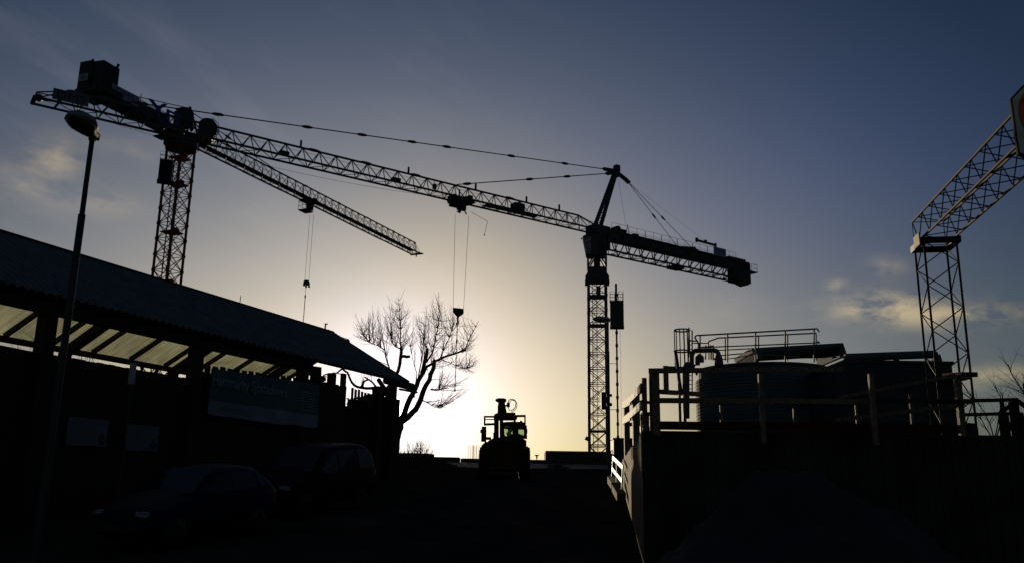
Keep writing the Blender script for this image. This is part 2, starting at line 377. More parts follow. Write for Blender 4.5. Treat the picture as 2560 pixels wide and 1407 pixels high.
mb.box(K(-.4,0,-.55),(.35,.5,.55),(ex,ey,UP)); mb.box(K(-1.1,0,h-.3),(.18,.16,.16),(ex,ey,UP))
cab=mb.build('operator_cab','cranegrey',CR)
mb=MB()
mb.prism([K(a,-.742,z) for a,z in ((-.95,h-.36),(-.62,-h+.16),(-.06,-h+.16),(-.06,h-.2))],ey*.012)
mb.build('cab_window','craneglass',cab); mb=MB()
mb.prism([K(a,.73,z) for a,z in ((-.95,h-.36),(-.62,-h+.16),(-.06,-h+.16),(-.06,h-.2))],ey*.012)
mb.build('cab_window','craneglass',cab)
# jib
sT=59.6; jh=1.5; jw=.8; s0=1.6
mb=MB(); nb=32
tp=(C(s0+1.2,0,zb+jh),C(sT-2.4,0,zb+jh)); b1=(C(s0-.9,jw,zb),C(sT,jw,zb)); b2=(C(s0-.9,-jw,zb),C(sT,-jw,zb))
mb.bar(*tp,.16,.16); mb.bar(*b1,.15,.17); mb.bar(*b2,.15,.17)
mb.bar(tp[0],C(-.2,0,zb+.7),.14,.14)
L_=(sT-2.4-s0-1.2)/nb
for k in range(nb+1):
    s=s0+1.2+L_*k; T=C(s,0,zb+jh)
    for sg in (-1,1):
        mb.tube(T,C(s-L_*.5,sg*jw,zb),.05,5)
        if k<nb: mb.tube(T,C(s+L_*.5,sg*jw,zb),.05,5)
    q=s-L_*.5
    if k%2: mb.tube(C(q,jw,zb),C(q+L_,-jw,zb),.035,5)
    else: mb.tube(C(q,-jw,zb),C(q+L_,jw,zb),.035,5)
    mb.tube(C(q,jw,zb),C(q,-jw,zb),.035,5)
mb.tube(C(s0-.5,.3,zb+.95),C(sT-4,.3,zb+.95),.008,4); mb.tube(C(s0+2,0,zb+jh-.35),C(sT-6,0,zb+jh-.35),.010,4)
# tip frame
Tt=C(sT-2.4,0,zb+jh)
for sg in (-1,1): mb.bar(Tt,C(sT-1.6,sg*jw,zb),.13,.13); mb.tube(Tt,C(sT-.1,sg*.75,zb+.45),.06,5); mb.tube(C(sT-.1,sg*.75,zb+.45),C(sT,sg*jw,zb),.07,5); mb.tube(C(sT-.1,sg*.75,zb+.4),C(sT-2.2,sg*.55,zb+.55),.045,5)
mb.bar(C(sT,-jw,zb),C(sT,jw,zb),.3,.25); mb.tube(C(sT-.1,-.75,zb+.45),C(sT-.1,.75,zb+.45),.05,5)
mb.lathe(C(sT-.35,-.08,zb+.3),[(.28,0),(.32,.02),(.32,.14),(.28,.16)],14,(u,UP,v))
mb.ell(C(sT-2.9,0,zb+jh-.02),(u*.7,v*.12,UP*.2)); mb.ell(C(sT-5,0,zb+jh+.06),(u*.55,v*.14,UP*.24)); 
for px,py in ((785,379),(915,413),(1040,444),(1275,508)):
    s,z=vplane(px,py,O,u); mb.ell(C(s,0,zb+jh+.04),(u*.75,v*.12,UP*.17))
for px in (752,1021,1189,1316,1398):
    s,z=vplane(px,{752:366,1021:434,1189:480,1316:512,1398:532}[px],O,u); mb.box(C(s,0,zb+jh+.35),(.16,.16,.75),(u,v,UP))
for px,py in ((710,383),(990,448)):
    s,z=vplane(px,py,O,u); mb.box(C(s,0,zb+.55),(.9,.5,.3),(u,v,UP))
s,z=vplane(1085,468,O,u); mb.box(C(s,.1,zb+.75),(.35,.3,.5),(u,v,UP)); mb.tube(C(s,.1,zb+1),C(s,0,zb+jh),.03,5)
s,z=vplane(1294,524,O,u); mb.box(C(s,0,zb+.6),(1.3,1.0,.95),(u,v,UP)); mb.tube(C(s,-.6,zb+.6),C(s,.6,zb+.6),.42,12)
mb.box(C(12.5,0,zb+.05),(7,.7,.06),(u,v,UP))
mb.build('jib','cranegrey',CR)
mb=MB()
for k in range(5): mb.path([C(.6+k*1.1,.55,zb+.05),C(.6+k*1.1,.55,zb+.95),C(1.5+k*1.1,.55,zb+.95),C(1.5+k*1.1,.55,zb+.05)],.018,4)
mb.build('jib_railing','cranegrey',CR)
# apex tower
sa,zap=vplane(1542,421,O,u); 
mb=MB()
for sg in (-1,1): mb.bar(C(-.1,sg*.62,zb+.6),C(sa+.15,sg*.18,zap-.35),.36,.34,v)
for k in range(11):
    t0=(k+.3)/11.5; t1=(k+1.3)/11.5
    a=lerp(C(-.1,-.62,zb+.6),C(sa+.15,-.18,zap-.35),t0); b=lerp(C(-.1,.62,zb+.6),C(sa+.15,.18,zap-.35),t1); mb.tube(a,b,.045,5) if k<8 else None
    c=lerp(C(-.1,.62,zb+.6),C(sa+.15,.18,zap-.35),t0)
    if k<9: mb.tube(a,c,.035,5)
mb.box(C(sa,0,zap-.05),(.62,.62,.8),(u,v,UP)); mb.box(C(sa+.1,0,zap-.7),(.6,.7,.9),(u,v,UP))
for k in range(3): mb.box(C(-.6-k*.5,.75,zb+1.9+k*1.9),(.1,.5,.06),(u,v,UP))
mb.build('apex_tower','cranegrey',CR)
Ap=C(sa,0,zap-.35)
def pendant(a,b,fr,par,m_='cranegrey',r=.055,plate=None,R=(.62,.10,.17)):
    mb=MB(); d=(b-a); mb.tube(a,b,r,6); dn=d.normalized(); x,y=frame(dn)
    for f in fr: mb.ell(a+d*f,(dn*R[0],x*R[1],y*R[2]))
    if plate: mb.box(a+dn*plate/2,(plate,.14,.42),(dn,x,y)); mb.ell(a+dn*plate,(dn*.5,x*.1,y*.26))
    return mb.build('pendant_bar',m_,par)
so_,zo_=vplane(148,212,O,u); Bo=C(sT-5,0,zb+jh+.1)
def fracs(a,b,pxs):
    out=[]
    for px in pxs:
        lo,hi=0.,1.
        for _ in range(40):
            md=(lo+hi)/2; q=a+(b-a)*md-CAM; X=1280+F*q.dot(rtv)/q.dot(fw)
            if X>px: lo=md
            else: hi=md
        out.append(lo)
    return out
pendant(Ap,Bo,fracs(Ap,Bo,(1412,1278,1117,1030,905,768,545,352)),CR,plate=1.9)
si,zi=vplane(1142,470,O,u); Bi=C(si,0,zb+jh+.12)
pendant(Ap-UP*.25,Bi,fracs(Ap-UP*.25,Bi,(1418,1324,1168)),CR,plate=1.5,r=.06)
# counter jib
cj=[vplane(*q,O,u) for q in ((1540,590),(1700,622),(1850,641),(1530,626),(1805,690))]
zt=(cj[0][1]+cj[1][1])/2+.1; zbt=zt-2.5; sE=vplane(1862,650,O,u)[0]
print('cj',cj,zt,zbt,sE,'apex',sa,zap,'cr',ztop,zr1,zr2,zr3)
mb=MB()
mb.box(C((sE-.9)/2-.3,0,zt-.5),(abs(sE)-1.2,1.5,1.0),(u,v,UP))
rails=[(C(-1.0,.85,zt-.05),C(sE+.2,.85,zt-.05)),(C(-1.0,-.85,zt-.05),C(sE+.2,-.85,zt-.05)),(C(-1.0,.85,zbt),C(sE+2.5,.85,zbt)),(C(-1.0,-.85,zbt),C(sE+2.5,-.85,zbt))]
lattice(mb,rails,[(0,2),(1,3)],11,.09,.075,'W',hor=False); lattice(mb,rails,[(2,3)],14,.06,.05,'Z')
mb.box(C(-13,0,zbt-.1),(1.8,1.4,.35),(u,v,UP)); mb.box(C(-1.2,0,(zt+zbt)/2),(.35,1.7,2.5),(u,v,UP))
mb.build('counter_jib','cranegrey',CR)
mb=MB().box(C(sE+1.3,0,zt-1.55),(2.9,1.5,2.5),(u,v,UP)); mb.prism([C(sE+2.6,.7,zt-2.6),C(sE+.4,.7,zt-3.05),C(sE-.1,.7,zt-2.75),C(sE-.1,.7,zt-2.3)],v*-1.4)
mb.build('counterweight','darkconc',CR)
mb=MB()
for o in (-.88,.88):
    s=-1.6
    while s>sE+3.2:
        e=s-2.75
        mb.path([C(s,o,zt),C(s,o,zt+.85),C(s-.12,o,zt+.95),C(e+.22,o,zt+.95),C(e+.1,o,zt+.85),C(e+.1,o,zt)],.022,4)
        mb.tube(C(s-1.3,o,zt),C(s-1.3,o,zt+.95),.018,4); mb.tube(C(s,o,zt+.42),C(e+.1,o,zt+.42),.014,4)
        s=e
mb.build('railing','cranegrey',CR)
mb=MB()
mb.box(C(sE-.9,0,zt-1.0),(1.5,1.4,.14),(u,v,UP)); mb.prism([C(sE,.6,zt-.95),C(sE-1.6,.6,zt-1.05),C(sE-.9,.6,zt-1.25),C(sE,.6,zt-1.4)],v*-1.2)
for o in (-.7,.7):
    mb.path([C(sE-.4,o,zt-1),C(sE-.4,o,zt-.0),C(sE-1.6,o,zt+.1),C(sE-1.6,o,zt-1)],.025,4); mb.tube(C(sE-.4,o,zt-.5),C(sE-1.6,o,zt-.45),.018,4)
mb.tube(C(sE-1.6,-.7,zt+.1),C(sE-1.6,.7,zt+.1),.02,4); mb.tube(C(sE-1.6,-.7,zt-.45),C(sE-1.6,.7,zt-.45),.018,4)
mb.build('end_platform','cranegrey',CR)
# winch, davit, rear stays
mb=MB(); mb.tube(C(-3.0,-.5,zt+.45),C(-3.0,.5,zt+.45),.45,12); mb.box(C(-3.9,0,zt+.3),(.8,.9,.6),(u,v,UP)); mb.tube(C(-4.6,0,zt),C(-4.9,.1,zt+1.5),.05,5); mb.box(C(-6,.2,zt+.25),(.8,.5,.4),(u,v,UP))
mb.build('hoist_winch','black',CR)
sd,zd=vplane(1789,613,O,u); sd2,zd2=vplane(1742,603,O,u)
mb=MB(); mb.bar(C(sd,0,zt),C(sd,0,zd+.25),.2,.2,u); mb.bar(C(sd-.1,0,zd-.05),C(sd2,0,zd2+.12),.22,.26); mb.box(C(sd2,0,zd2+.15),(.25,.3,.55),(u,v,UP)); mb.box(C(sd+1.9,0,zd+.2),(.3,.25,.3),(u,v,UP))
mb.build('davit_arm','cranegrey',CR)
mb=MB(); se,ze=vplane(1573,458,O,u); Ac=C(se,0,ze); mb.bar(Ap-UP*.2,lerp(Ap,Ac,.72),.3,.42); mb.bar(lerp(Ap,Ac,.68),Ac,.5,.26); 
mb.build('stay_plate','cranegrey',CR)
s1,z1=vplane(1738,625,O,u,.0); s2,z2=vplane(1695,616,O,u,0)
R1=C(s1,.0,zt+.15); R2=C(s2,0,zt+.15)
pendant(Ac,R1,fracs(R1,Ac,(1660,)) and [.5],CR,r=.035,R=(.5,.09,.14)); pendant(Ac-UP*.1,R2,[.5],CR,r=.035,R=(.5,.09,.14))
mb=MB(); mb.bar(R1,C(s1-2.2,0,zt-.6),.3,.36); mb.bar(R2,C(s1+.1,0,zt+.55),.35,.3); mb.bar(C(s2+.9,0,zt-.1),C(s1,0,zt+.05),1.2,.5); mb.bar(C(s1+.2,0,zt+.6),C(s1-.3,0,zt-.2),.3,.3)
mb.build('stay_anchor','cranegrey',CR)
mb=MB(); mb.tube(Ac,C(sd+2.3,0,zd+.3),.014,4); mb.tube(C(sa-.05,.1,zap-1),C(-4.6,.1,zt+1.3),.014,4); mb.build('auxiliary_rope','rope',CR)
# end machinery row and sign
mb=MB()
for k in range(7): mb.tube(C(sE+.5+k*.5,-.4,zt+.32),C(sE+.5+k*.5,.4,zt+.32),.24,10)
mb.box(C(sE+2,0,zt+.12),(3.8,.7,.3),(u,v,UP)); mb.build('ballast_rack','black',CR)
def signplate(par,ctr,X,n,wd,ht,body,size,m_='signwhite',mt='navy',sx=1.,rot=0):
    Xr=(X*math.cos(rot)+UP*math.sin(rot)).normalized(); Yr=(UP*math.cos(rot)-X*math.sin(rot)).normalized()
    sg=MB().box(ctr,(wd,.05,ht),(Xr,n,Yr)).build('sign',m_,par)
    text('lettering',body,size,ctr+n*.035,Xr,Yr,mt,sg,.008,sx); return sg
ss,zs=vplane(1799,631,O,u,.9); signplate(CR,C(ss,.95,zs),-u,v,2.35,1.15,'DMS',.86,mt='blue',sx=1.15)
ss,zs=vplane(180,236,O,u,.9)
signplate(CR,C(ss,.62,zb+.72),-u,v,2.7,.95,'DMS',.98,sx=1.15,m_='board')
# trolley, rope, hook
st,zt_=vplane(1152,505,O,u); Tr=C(st,0,zb)
mb=MB()
mb.box(C(st,0,zb-.12),(2.6,1.5,.22),(u,v,UP)); mb.box(C(st-.9,0,zb+.25),(.5,1.2,.6),(u,v,UP)); mb.box(C(st+1.1,0,zb-.1),(.35,1.3,.75),(u,v,UP)); mb.box(C(st+.2,0,zb+.4),(.12,.12,1.5),(u,v,UP))
mb.tube(C(st-.2,-.3,zb-.55),C(st-.2,.3,zb-.55),.3,10); mb.box(C(st-.1,0,zb-.7),(.9,.5,.8),(u,v,UP)); mb.bar(C(st,.1,zb-.9),C(st+.5,.1,zb-1.45),.08,.1); mb.bar(C(st-.3,.1,zb-.9),C(st-.7,.1,zb-1.5),.08,.12); mb.bar(C(st-.1,-.1,zb-.9),C(st+.1,-.1,zb-1.4),.3,.2)
tro=mb.build('trolley','cranegrey',CR)
mb=MB(); bx=C(st+1.0,.9,zb-1.15)
mb.box(bx,(1.4,.9,.08),(u,v,UP)); mb.box(bx+UP*.12,(1.4,.92,.2),(u,v,UP))
for a in (-.7,0,.7):
    for b in (-.45,.45): mb.tube(bx+u*a+v*b,bx+u*a+v*b+UP*1.15,.025,4)
for z in (.6,1.1):
    for b in (-.45,.45): mb.tube(bx-u*.7+v*b+UP*z,bx+u*.7+v*b+UP*z,.02,4)
    for a in (-.7,.7): mb.tube(bx+u*a-v*.45+UP*z,bx+u*a+v*.45+UP*z,.02,4)
mb.build('service_basket','cranegrey',tro)
Yt=Tr.y
mb=MB(); mb.path([P(1176,529,Yt),P(1219,554,Yt),P(1211,587,Yt)],.022,4); mb.ell(P(1211,588,Yt),(ex*.07,ey*.07,UP*.1)); mb.build('hanging_cable','rope',CR)
mb=MB()
for a,b in (((1138,536),(1133,769)),((1172,540),(1159,771))): mb.tube(P(*a,Yt),P(*b,Yt),.020,5)
mb.build('hoist_rope','rope',CR)
hk=[P(x,y,Yt-.12) for x,y in ((1132,768),(1159,771),(1159,782),(1147,791),(1146,803),(1142,803),(1142,791),(1132,780))]
mb=MB().prism(hk,V((0,.24,0))); mb.ring(P(1144,808,Yt),.15,.05,(ex,UP),12,5); mb.build('hook_block','black',CR)
# sagging trolley rope under the jib
def sag(a,b,dip,n=14): return [lerp(a,b,i/n)-UP*(dip*4*(i/n)*(1-i/n)) for i in range(n+1)]
mb=MB(); mb.path(sag(C(sT-.5,.2,zb+.1),C(st+1.2,.2,zb-.1),1.15,18),.016,4); mb.build('trolley_rope','rope',CR); mb=MB(); mb.path(sag(C(st-1.2,.2,zb-.1),C(1.5,.2,zb-.1),.28),.014,4); mb.build('trolley_rope','rope',CR)
mb=MB(); fl=P(1469,1096,99.0); mb.box(fl,(.55,.3,.42),(ex*.9-UP*.4,ey,(UP*.9+ex*.4))); mb.tube(fl,Mx(-hf,-hf,fl.z-.1),.05,5); mb.build('floodlight','black',CR)
ch=P(1143.5,806,Yt)
mb=MB(); e_=P(1137.5,975,Yt); n_=46
for i in range(n_):
    a=lerp(ch,e_,i/n_); b=lerp(ch,e_,(i+.72)/n_); mb.tube(a,b,.055 if i%6 else .085,5)
mb.box(e_,(.12,.12,.25)); mb.box(lerp(ch,e_,.28),(.16,.14,.35))
solo(mb,'lifting_chain','black',e_,'long black lifting chain hanging from the wedge shaped hook block','chain','lifting chains')
# mast lift
def lift(px,pyt,pyb,Yl,yt,yb,wd,tiex,label,mtl):
    q=P(px,pyb,Yl); LT=thing('mast_lift',label,'lift',V((q.x,q.y,4.7)),'lifts on the crane masts')
    top=P(px,pyt,Yl).z; z0=P(px,yb,Yl).z; z1=P(px,yt,Yl).z; X,Y_=ex,ey
    def B(a,b,z): return V((q.x,q.y,z))+X*a+Y_*b
    mb=MB()
    if pyt: 
        mb.tube(B(0,0,5.6),B(0,0,top),.10,8)
        for k in range(14): z=6+k*(top-6)/14; mb.tube(B(0,0,z),B(0,0,z+.35),.16,8)
        mb.tube(B(0,0,top-2.6),B(0,0,top),.13,8)
    for k in range(4): mb.tube(B(0,0,7+k*(top-8)/3.6),B(tiex,0,7+k*(top-8)/3.6),.035,5)
    mb.tube(B(.42,0,5.2),B(.42,0,z0),.014,4)
    mb.build('guide_rail',mtl,LT)
    mb=MB().box(B(0,-.8,(z0+z1)/2),(wd,1.2,z1-z0),(X,Y_,UP))
    for k in (-.5,.5): mb.bar(B(k*wd,-1.42,z0),B(k*wd,-1.42,z1),.07,.07,Y_)
    mb.bar(B(-wd/2-.05,-.8,z0),B(wd/2+.08,-.8,z0),1.3,.12); mb.bar(B(0,-1.42,z0),B(0,-1.42,z1),.26,.05,Y_)
    mb.build('lift_car','lift',LT)
    mb=MB()
    for a in (-.5,-.12,.12,.5):
        for b in (-1.38,-.22): mb.tube(B(a*wd,b,z1),B(a*wd,b,z1+1.05),.03,5)
    for z in (.35,.7,1.05):
        for b in (-1.38,-.22):
            for s_ in (-1,1): mb.tube(B(s_*.5*wd,b,z1+z),B(s_*.12*wd,b,z1+z),.022,4)
        for a in (-.5,.5): mb.tube(B(a*wd,-1.38,z1+z),B(a*wd,-.22,z1+z),.022,4)
    mb.build('roof_railing',mtl,LT); return LT
lift(1545,709,1094,100.5,757,822,1.5,-1.3,'green cage lift on the slim pole beside the grey crane mast','cranegrey')

# ------------------------------------------------------------------ red tower crane behind
O2=V((-36.3,90,4.72)); u2=V((20.65,46.36,0)).normalized(); v2=V((u2.y,-u2.x,0)); z2b=40.03
def C2(s,o,z): return V((O2.x,O2.y,0))+u2*s+v2*o+V((0,0,z))
LC=thing('tower_crane','red tower crane with boxy counterweight and jib pointing away to the right','crane',O2,'tower cranes over the site')
mb=MB(); h2=1.0; zt2=38.6
r2=[(C2(a*h2,b*h2,4.6),C2(a*h2,b*h2,zt2)) for a,b in ((-1,-1),(1,-1),(1,1),(-1,1))]
lattice(mb,r2,[(0,1),(1,2),(3,2),(0,3)],20,.10,.05,'X')
for k in range(21):
    z=4.6+(zt2-4.6)*k/20
    for a,b in ((-1,-1),(1,-1),(1,1),(-1,1)): mb.box(C2(a*h2,b*h2,z),(.28,.28,.3),(u2,v2,UP))
mb.build('mast','cranered',LC)
mb=MB()
for z in (23.6,29.2,34.6,37.6): mb.box(C2(0,0,z),(1.7,1.7,.1),(u2,v2,UP)); mb.box(C2(.3,.2,z+.3),(.5,.5,.5),(u2,v2,UP))
for k in range(17):
    z=5+k*2.0; a=(-.35 if k%2 else .35)
    for d in (-.18,.18): mb.tube(C2(a,d,z),C2(-a,d,z+2),.03,4)
    for j in range(7): mb.tube(C2(a-2*a*j/7,-.18,z+2*j/7),C2(a-2*a*j/7,.18,z+2*j/7),.015,4)
mb.build('ladder','cranered',LC)
mb=MB(); mb.lathe(C2(0,0,zt2),[(1.5,0),(1.75,.3),(1.75,1.2),(1.5,1.6)],16); mb.box(C2(0,0,zt2+1.0),(3.0,2.2,1.5),(u2,v2,UP)); mb.box(C2(-2.2,.0,zt2+.75),(1.2,2.6,.12),(u2,v2,UP))
mb.build('slewing_ring','cranegrey',LC)
sA,zA=vplane(472,269,O2,u2); 
mb=MB()
for o in (-.5,.5):
    mb.bar(C2(-.9,o*1.5,40),C2(sA,o*.4,zA),.2,.2,v2); mb.bar(C2(1.5,o*1.5,40.6),C2(sA,o*.4,zA),.16,.16,v2)
    for k in range(3): mb.tube(C2(.1+k*.35,o*1.3,41+k*.8),C2(-.6,o*1.2,41+k*.8),.05,5)
mb.box(C2(-.3,.2,42.0),(1.4,1.5,1.7),(u2,v2,UP)); mb.box(C2(-.2,.1,43.1),(1.5,1.2,.15),(u2,v2,UP)); mb.ell(C2(.3,.9,41.2),(u2*.25,v2*.25,UP*.5))
mb.build('tower_head','dark',LC)
# jib
mb=MB(); sT2=51.2; jh2=1.75; jw2=.78; nb=31; Lb=(sT2-1.2)/nb
mb.bar(C2(1.2,0,z2b+jh2),C2(sT2-.4,0,z2b+jh2),.15,.15)
for sg in (-1,1): mb.bar(C2(.5,sg*jw2,z2b),C2(sT2,sg*jw2,z2b),.15,.17)
for k in range(nb):
    s=1.2+Lb*k; T=C2(s+Lb/2,0,z2b+jh2)
    for sg in (-1,1): mb.tube(T,C2(s,sg*jw2,z2b),.04,5); mb.tube(T,C2(s+Lb,sg*jw2,z2b),.04,5)
    sg=1 if k%2 else -1; mb.tube(C2(s,sg*jw2,z2b),C2(s+Lb,-sg*jw2,z2b),.035,5); mb.tube(C2(s,jw2,z2b),C2(s,-jw2,z2b),.03,5)
    mb.tube(C2(s+Lb/2,.4,z2b+jh2*.52),C2(s+Lb/2,-.4,z2b+jh2*.52),.02,4)
    if k%3==0: mb.tube(T,C2(s+Lb/2,.3,z2b),.03,4)
mb.tube(C2(1,.39,z2b+.9),C2(sT2-1,.39,z2b+.9),.018,4)
for s in (7,14.5,22,29.5,36.8,44): mb.ell(C2(s,0,z2b+jh2+.02),(u2*.6,v2*.1,UP*.14))
mb.box(C2(sT2+.1,0,z2b+.02),(.5,2.2,.16),(u2,v2,UP)); mb.tube(C2(sT2-.4,0,z2b+jh2),C2(sT2+.1,0,z2b),.06,5); mb.box(C2(sT2,0,z2b-.25),(.15,.15,.4),(u2,v2,UP))
for s in (6.6,12,13): mb.tube(C2(s,0,z2b+jh2),C2(s,0,z2b+jh2+.45),.03,4)
mb.build('jib','cranegrey',LC)
mb=MB().box(C2(sT2*.5,0,z2b+.12),(sT2-3,.62,.05),(u2,v2,UP))
for k in range(34): mb.tube(C2(2+k*1.42,.31,z2b+.1),C2(2+k*1.42,.31,z2b+1.05),.014,4)
mb.tube(C2(2,.31,z2b+1.05),C2(sT2-3,.31,z2b+1.05),.014,4); mb.build('walkway','cranegrey',LC)
sp2,zp2=vplane(690,428,O2,u2)
pendant(C2(sA,0,zA-.3),C2(sp2,0,z2b+jh2+.05),[.42,.72],LC,m_='cranered',r=.05)
# cab
cq=P(518,328,91.2); a8=V((cq.x,cq.y,0)).normalized(); b8=V((a8.y,-a8.x,0))
mb=MB(); mb.prism([cq+b8*x+UP*z-a8*.9 for x,z in ((-.95,-.75),(-.6,-1.1),(.55,-1.15),(1.0,-.55),(1.0,.45),(.45,1.15),(-.5,1.1),(-.95,.6))],a8*1.8)
for k in range(7): mb.tube(cq+b8*(.6+.1*k)+UP*(1.0-.14*k)-a8*.95,cq+b8*(.75+.08*k)+UP*(-1.2+.12*k)-a8*.95,.025,4)
mb.path([cq+b8*x+UP*z-a8*1.0 for x,z in ((.4,1.25),(1.1,.6),(1.15,-.6),(.5,-1.3),(-.7,-1.25))],.04,5); mb.tube(cq+UP*1.1,cq+UP*1.35,.5,8)
mb.build('operator_cab','black',LC)
# counter jib with deck, ballast cabin, signs
sc_=[vplane(*q,O2,u2) for q in ((245,240),(420,345),(290,225),(440,300))]; print('cj2',sc_,'apex2',sA,zA)
sC=-12.6; zd=z2b-.1
mb=MB()
for o in (-1.05,1.05): mb.bar(C2(1.0,o,zd+.25),C2(sC,o,zd+.25),.22,.5); mb.bar(C2(0,o,zd+1.15),C2(sC+2,o,zd+1.15),.06,.06)
mb.box(C2(sC/2,0,zd+.1),(abs(sC),2.0,.12),(u2,v2,UP))
for k in range(9):
    s=-1-k*1.3; mb.bar(C2(s,-1.05,zd+.2),C2(s,1.05,zd+.2),.14,.25); mb.tube(C2(s,1.1,zd+.3),C2(s,1.1,zd+1.2),.03,4); mb.tube(C2(s,-1.1,zd+.3),C2(s,-1.1,zd+1.2),.03,4)
mb.box(C2(-4.2,0,zd+.75),(3.0,1.5,1.0),(u2,v2,UP)); mb.box(C2(-7.5,.1,zd+.6),(2.2,1.3,.8),(u2,v2,UP)); mb.tube(C2(-5.8,-.5,zd+.9),C2(-5.8,.5,zd+.9),.5,12)
mb.build('counter_jib','cranegrey',LC)
sw,zw0=vplane(246,238,O2,u2); _,zw1=vplane(246,158,O2,u2); print('cw',sw,zw0,zw1)
# the ballast tower turned a little so that two of its sides face the yard
Cw=C2(sw,0,0); wx=V((.93,-.36,0)).normalized(); wy=V((.36,.93,0)).normalized()
def W(a,b,z): return V((Cw.x,Cw.y,z))+wx*a+wy*b
mb=MB(); zz0=zw0+.45; zz1=zw1
mb.hexa([W(-1.62,-1.0,zz0),W(1.3,-1.0,zz0),W(1.3,1.0,zz0),W(-1.62,1.0,zz0),W(-1.62,-1.0,zz1),W(1.25,-1.0,zz1-.15),W(1.25,1.0,zz1-.15),W(-1.62,1.0,zz1)])
mb.box(W(-.85,-1.06,(zz0+zz1)/2),(1.66,.14,zz1-zz0+.1),(wx,wy,UP)); mb.box(W(-1.62,0,(zz0+zz1)/2),(.12,2.1,zz1-zz0+.2),(wx,wy,UP)); mb.box(W(-.1,-1.1,(zz0+zz1)/2),(.12,.12,zz1-zz0+.3),(wx,wy,UP))
mb.box(W(-.85,-1.14,zz0+1.55),(1.6,.05,.1),(wx,wy,UP))
mb.box(W(.05,0,zz0-.45),(3.6,2.5,.7),(wx,wy,UP)); mb.box(W(1.5,-.6,zz0+.35),(.35,.5,.9),(wx,wy,UP))
cw=mb.build('counterweight','dark',LC)
mb=MB(); mb.bar(W(1.8,-.3,zz0+1.0),W(2.2,-.3,zz0+1.7),.1,.1,wy); mb.bar(W(2.1,-.3,zz0+1.6),W(2.45,-.3,zz0+2.3),.2,.16,wy); mb.tube(W(1.7,-.3,zz0+1.6),W(2.2,-.3,zz0+2.1),.02,4); mb.build('jib_arm','black',LC)
sg=MB().box(W(-.95,-1.19,zz0+1.02),(1.15,.04,.8),(wx,-wy,UP)).build('sign','signwhite',cw)
mb=MB(); mb.v=[]; 
for a,b in (((-1.25,.95),(-.95,1.2)),((-.95,1.2),(-.6,1.0)),((-.6,1.0),(-.9,.82)),((-.9,.82),(-1.2,.98))): mb.bar(W(a[0],-1.22,zz0+a[1]),W(b[0],-1.22,zz0+b[1]),.03,.06,wy)
mb.build('emblem','navy',sg)
ss,zs=vplane(314,238,O2,u2,1.35); print('dms2',ss,zs)
signplate(LC,C2(ss,1.25,zs),u2,v2,3.6,1.1,'DMS',.95,m_='signwhite',mt='blue',sx=1.3)
for body,px,py,sz,rot in (('Y',395,277,2.5,.15),('I',419,291,1.9,0),('T',441,304,2.1,0)):
    s_,z_=vplane(px,py,O2,u2,1.3); text('letter',body,sz,C2(s_,1.3,z_),u2*math.cos(rot)+UP*math.sin(rot)*1,UP*math.cos(rot)-u2*math.sin(rot),'blue',LC,.08,1.7)
mb=MB()
for s_ in (-7.2,-4.5,-1.9): mb.tube(C2(s_,1.22,zd+.4),C2(s_,1.22,zd+1.9),.04,4)
mb.tube(C2(-7.6,1.22,zd+1.2),C2(-1.5,1.22,zd+1.2),.04,4); mb.build('letter_frame','cranegrey',LC)
mb=MB(); sst,zst=vplane(340,247,O2,u2); mb.tube(C2(sA,0,zA-.1),C2(sw+1.5,0,zw0+1.1),.05,5); mb.build('pendant_bar','cranered',LC)
# trolley + hook
st2,_=vplane(772,505,O2,u2); 
mb=MB().box(C2(st2,0,z2b-.15),(2.2,1.4,.25),(u2,v2,UP)); mb.tube(C2(st2+.3,-.3,z2b-.5),C2(st2+.3,.3,z2b-.5),.35,10); mb.box(C2(st2+.3,0,z2b-.9),(.8,.5,.6),(u2,v2,UP)); mb.box(C2(st2+.8,0,z2b+.2),(.5,1,.6),(u2,v2,UP))
tr2=mb.build('trolley','cranegrey',LC)
bx=C2(st2-.9,.3,z2b-1.75); mb=MB().box(bx,(1.5,1.2,.15),(u2,v2,UP))
for a in (-.75,0,.75):
    for b in (-.6,.6): mb.tube(bx+u2*a+v2*b,bx+u2*a+v2*b+UP*1.7,.03,4)
for z in (.6,1.1):
    for b in (-.6,.6): mb.tube(bx-u2*.75+v2*b+UP*z,bx+u2*.75+v2*b+UP*z,.025,4)
    for a in (-.75,.75): mb.tube(bx+u2*a-v2*.6+UP*z,bx+u2*a+v2*.6+UP*z,.025,4)
mb.build('service_basket','cranegrey',tr2)
Y2=C2(st2,0,0).y
mb=MB()
for a,b in (((775,537),(762,702)),((784,537),(772,702))): mb.tube(P(*a,Y2),P(*b,Y2),.022,5)
mb.build('hoist_rope','rope',LC)
mb=MB().prism([P(x,y,Y2-.2) for x,y in ((759,702),(763,699),(771,700),(773,706),(773,715),(775,717),(770,717),(770,711),(766,712),(761,711),(760,714),(757,713))],V((0,.4,0))); mb.box(P(765.5,714,Y2),(.2,.2,.5)); mb.build('hook_block','black',LC)
mb=MB(); mb.path(sag(C2(2,.2,z2b-.1),C2(st2-.8,.2,z2b-.3),.5),.014,4); mb.build('trolley_rope','rope',LC); mb=MB(); mb.path(sag(C2(st2+1,.2,z2b-.3),C2(sT2-1,.2,z2b-.1),.5),.014,4); mb.build('trolley_rope','rope',LC)
a_=P(765,716,Y2); b_=P(757.5,815,Y2); mb=MB()
for i in range(26): mb.tube(lerp(a_,b_,i/26),lerp(a_,b_,(i+.8)/26),.06 if i>6 else .035,5)
mb.tube(lerp(a_,b_,.22),lerp(a_,b_,.28),.1,6)
solo(mb,'lifting_chain','galv',b_,'thin lifting chain of the red crane dropping behind the shed roof','chain','lifting chains')
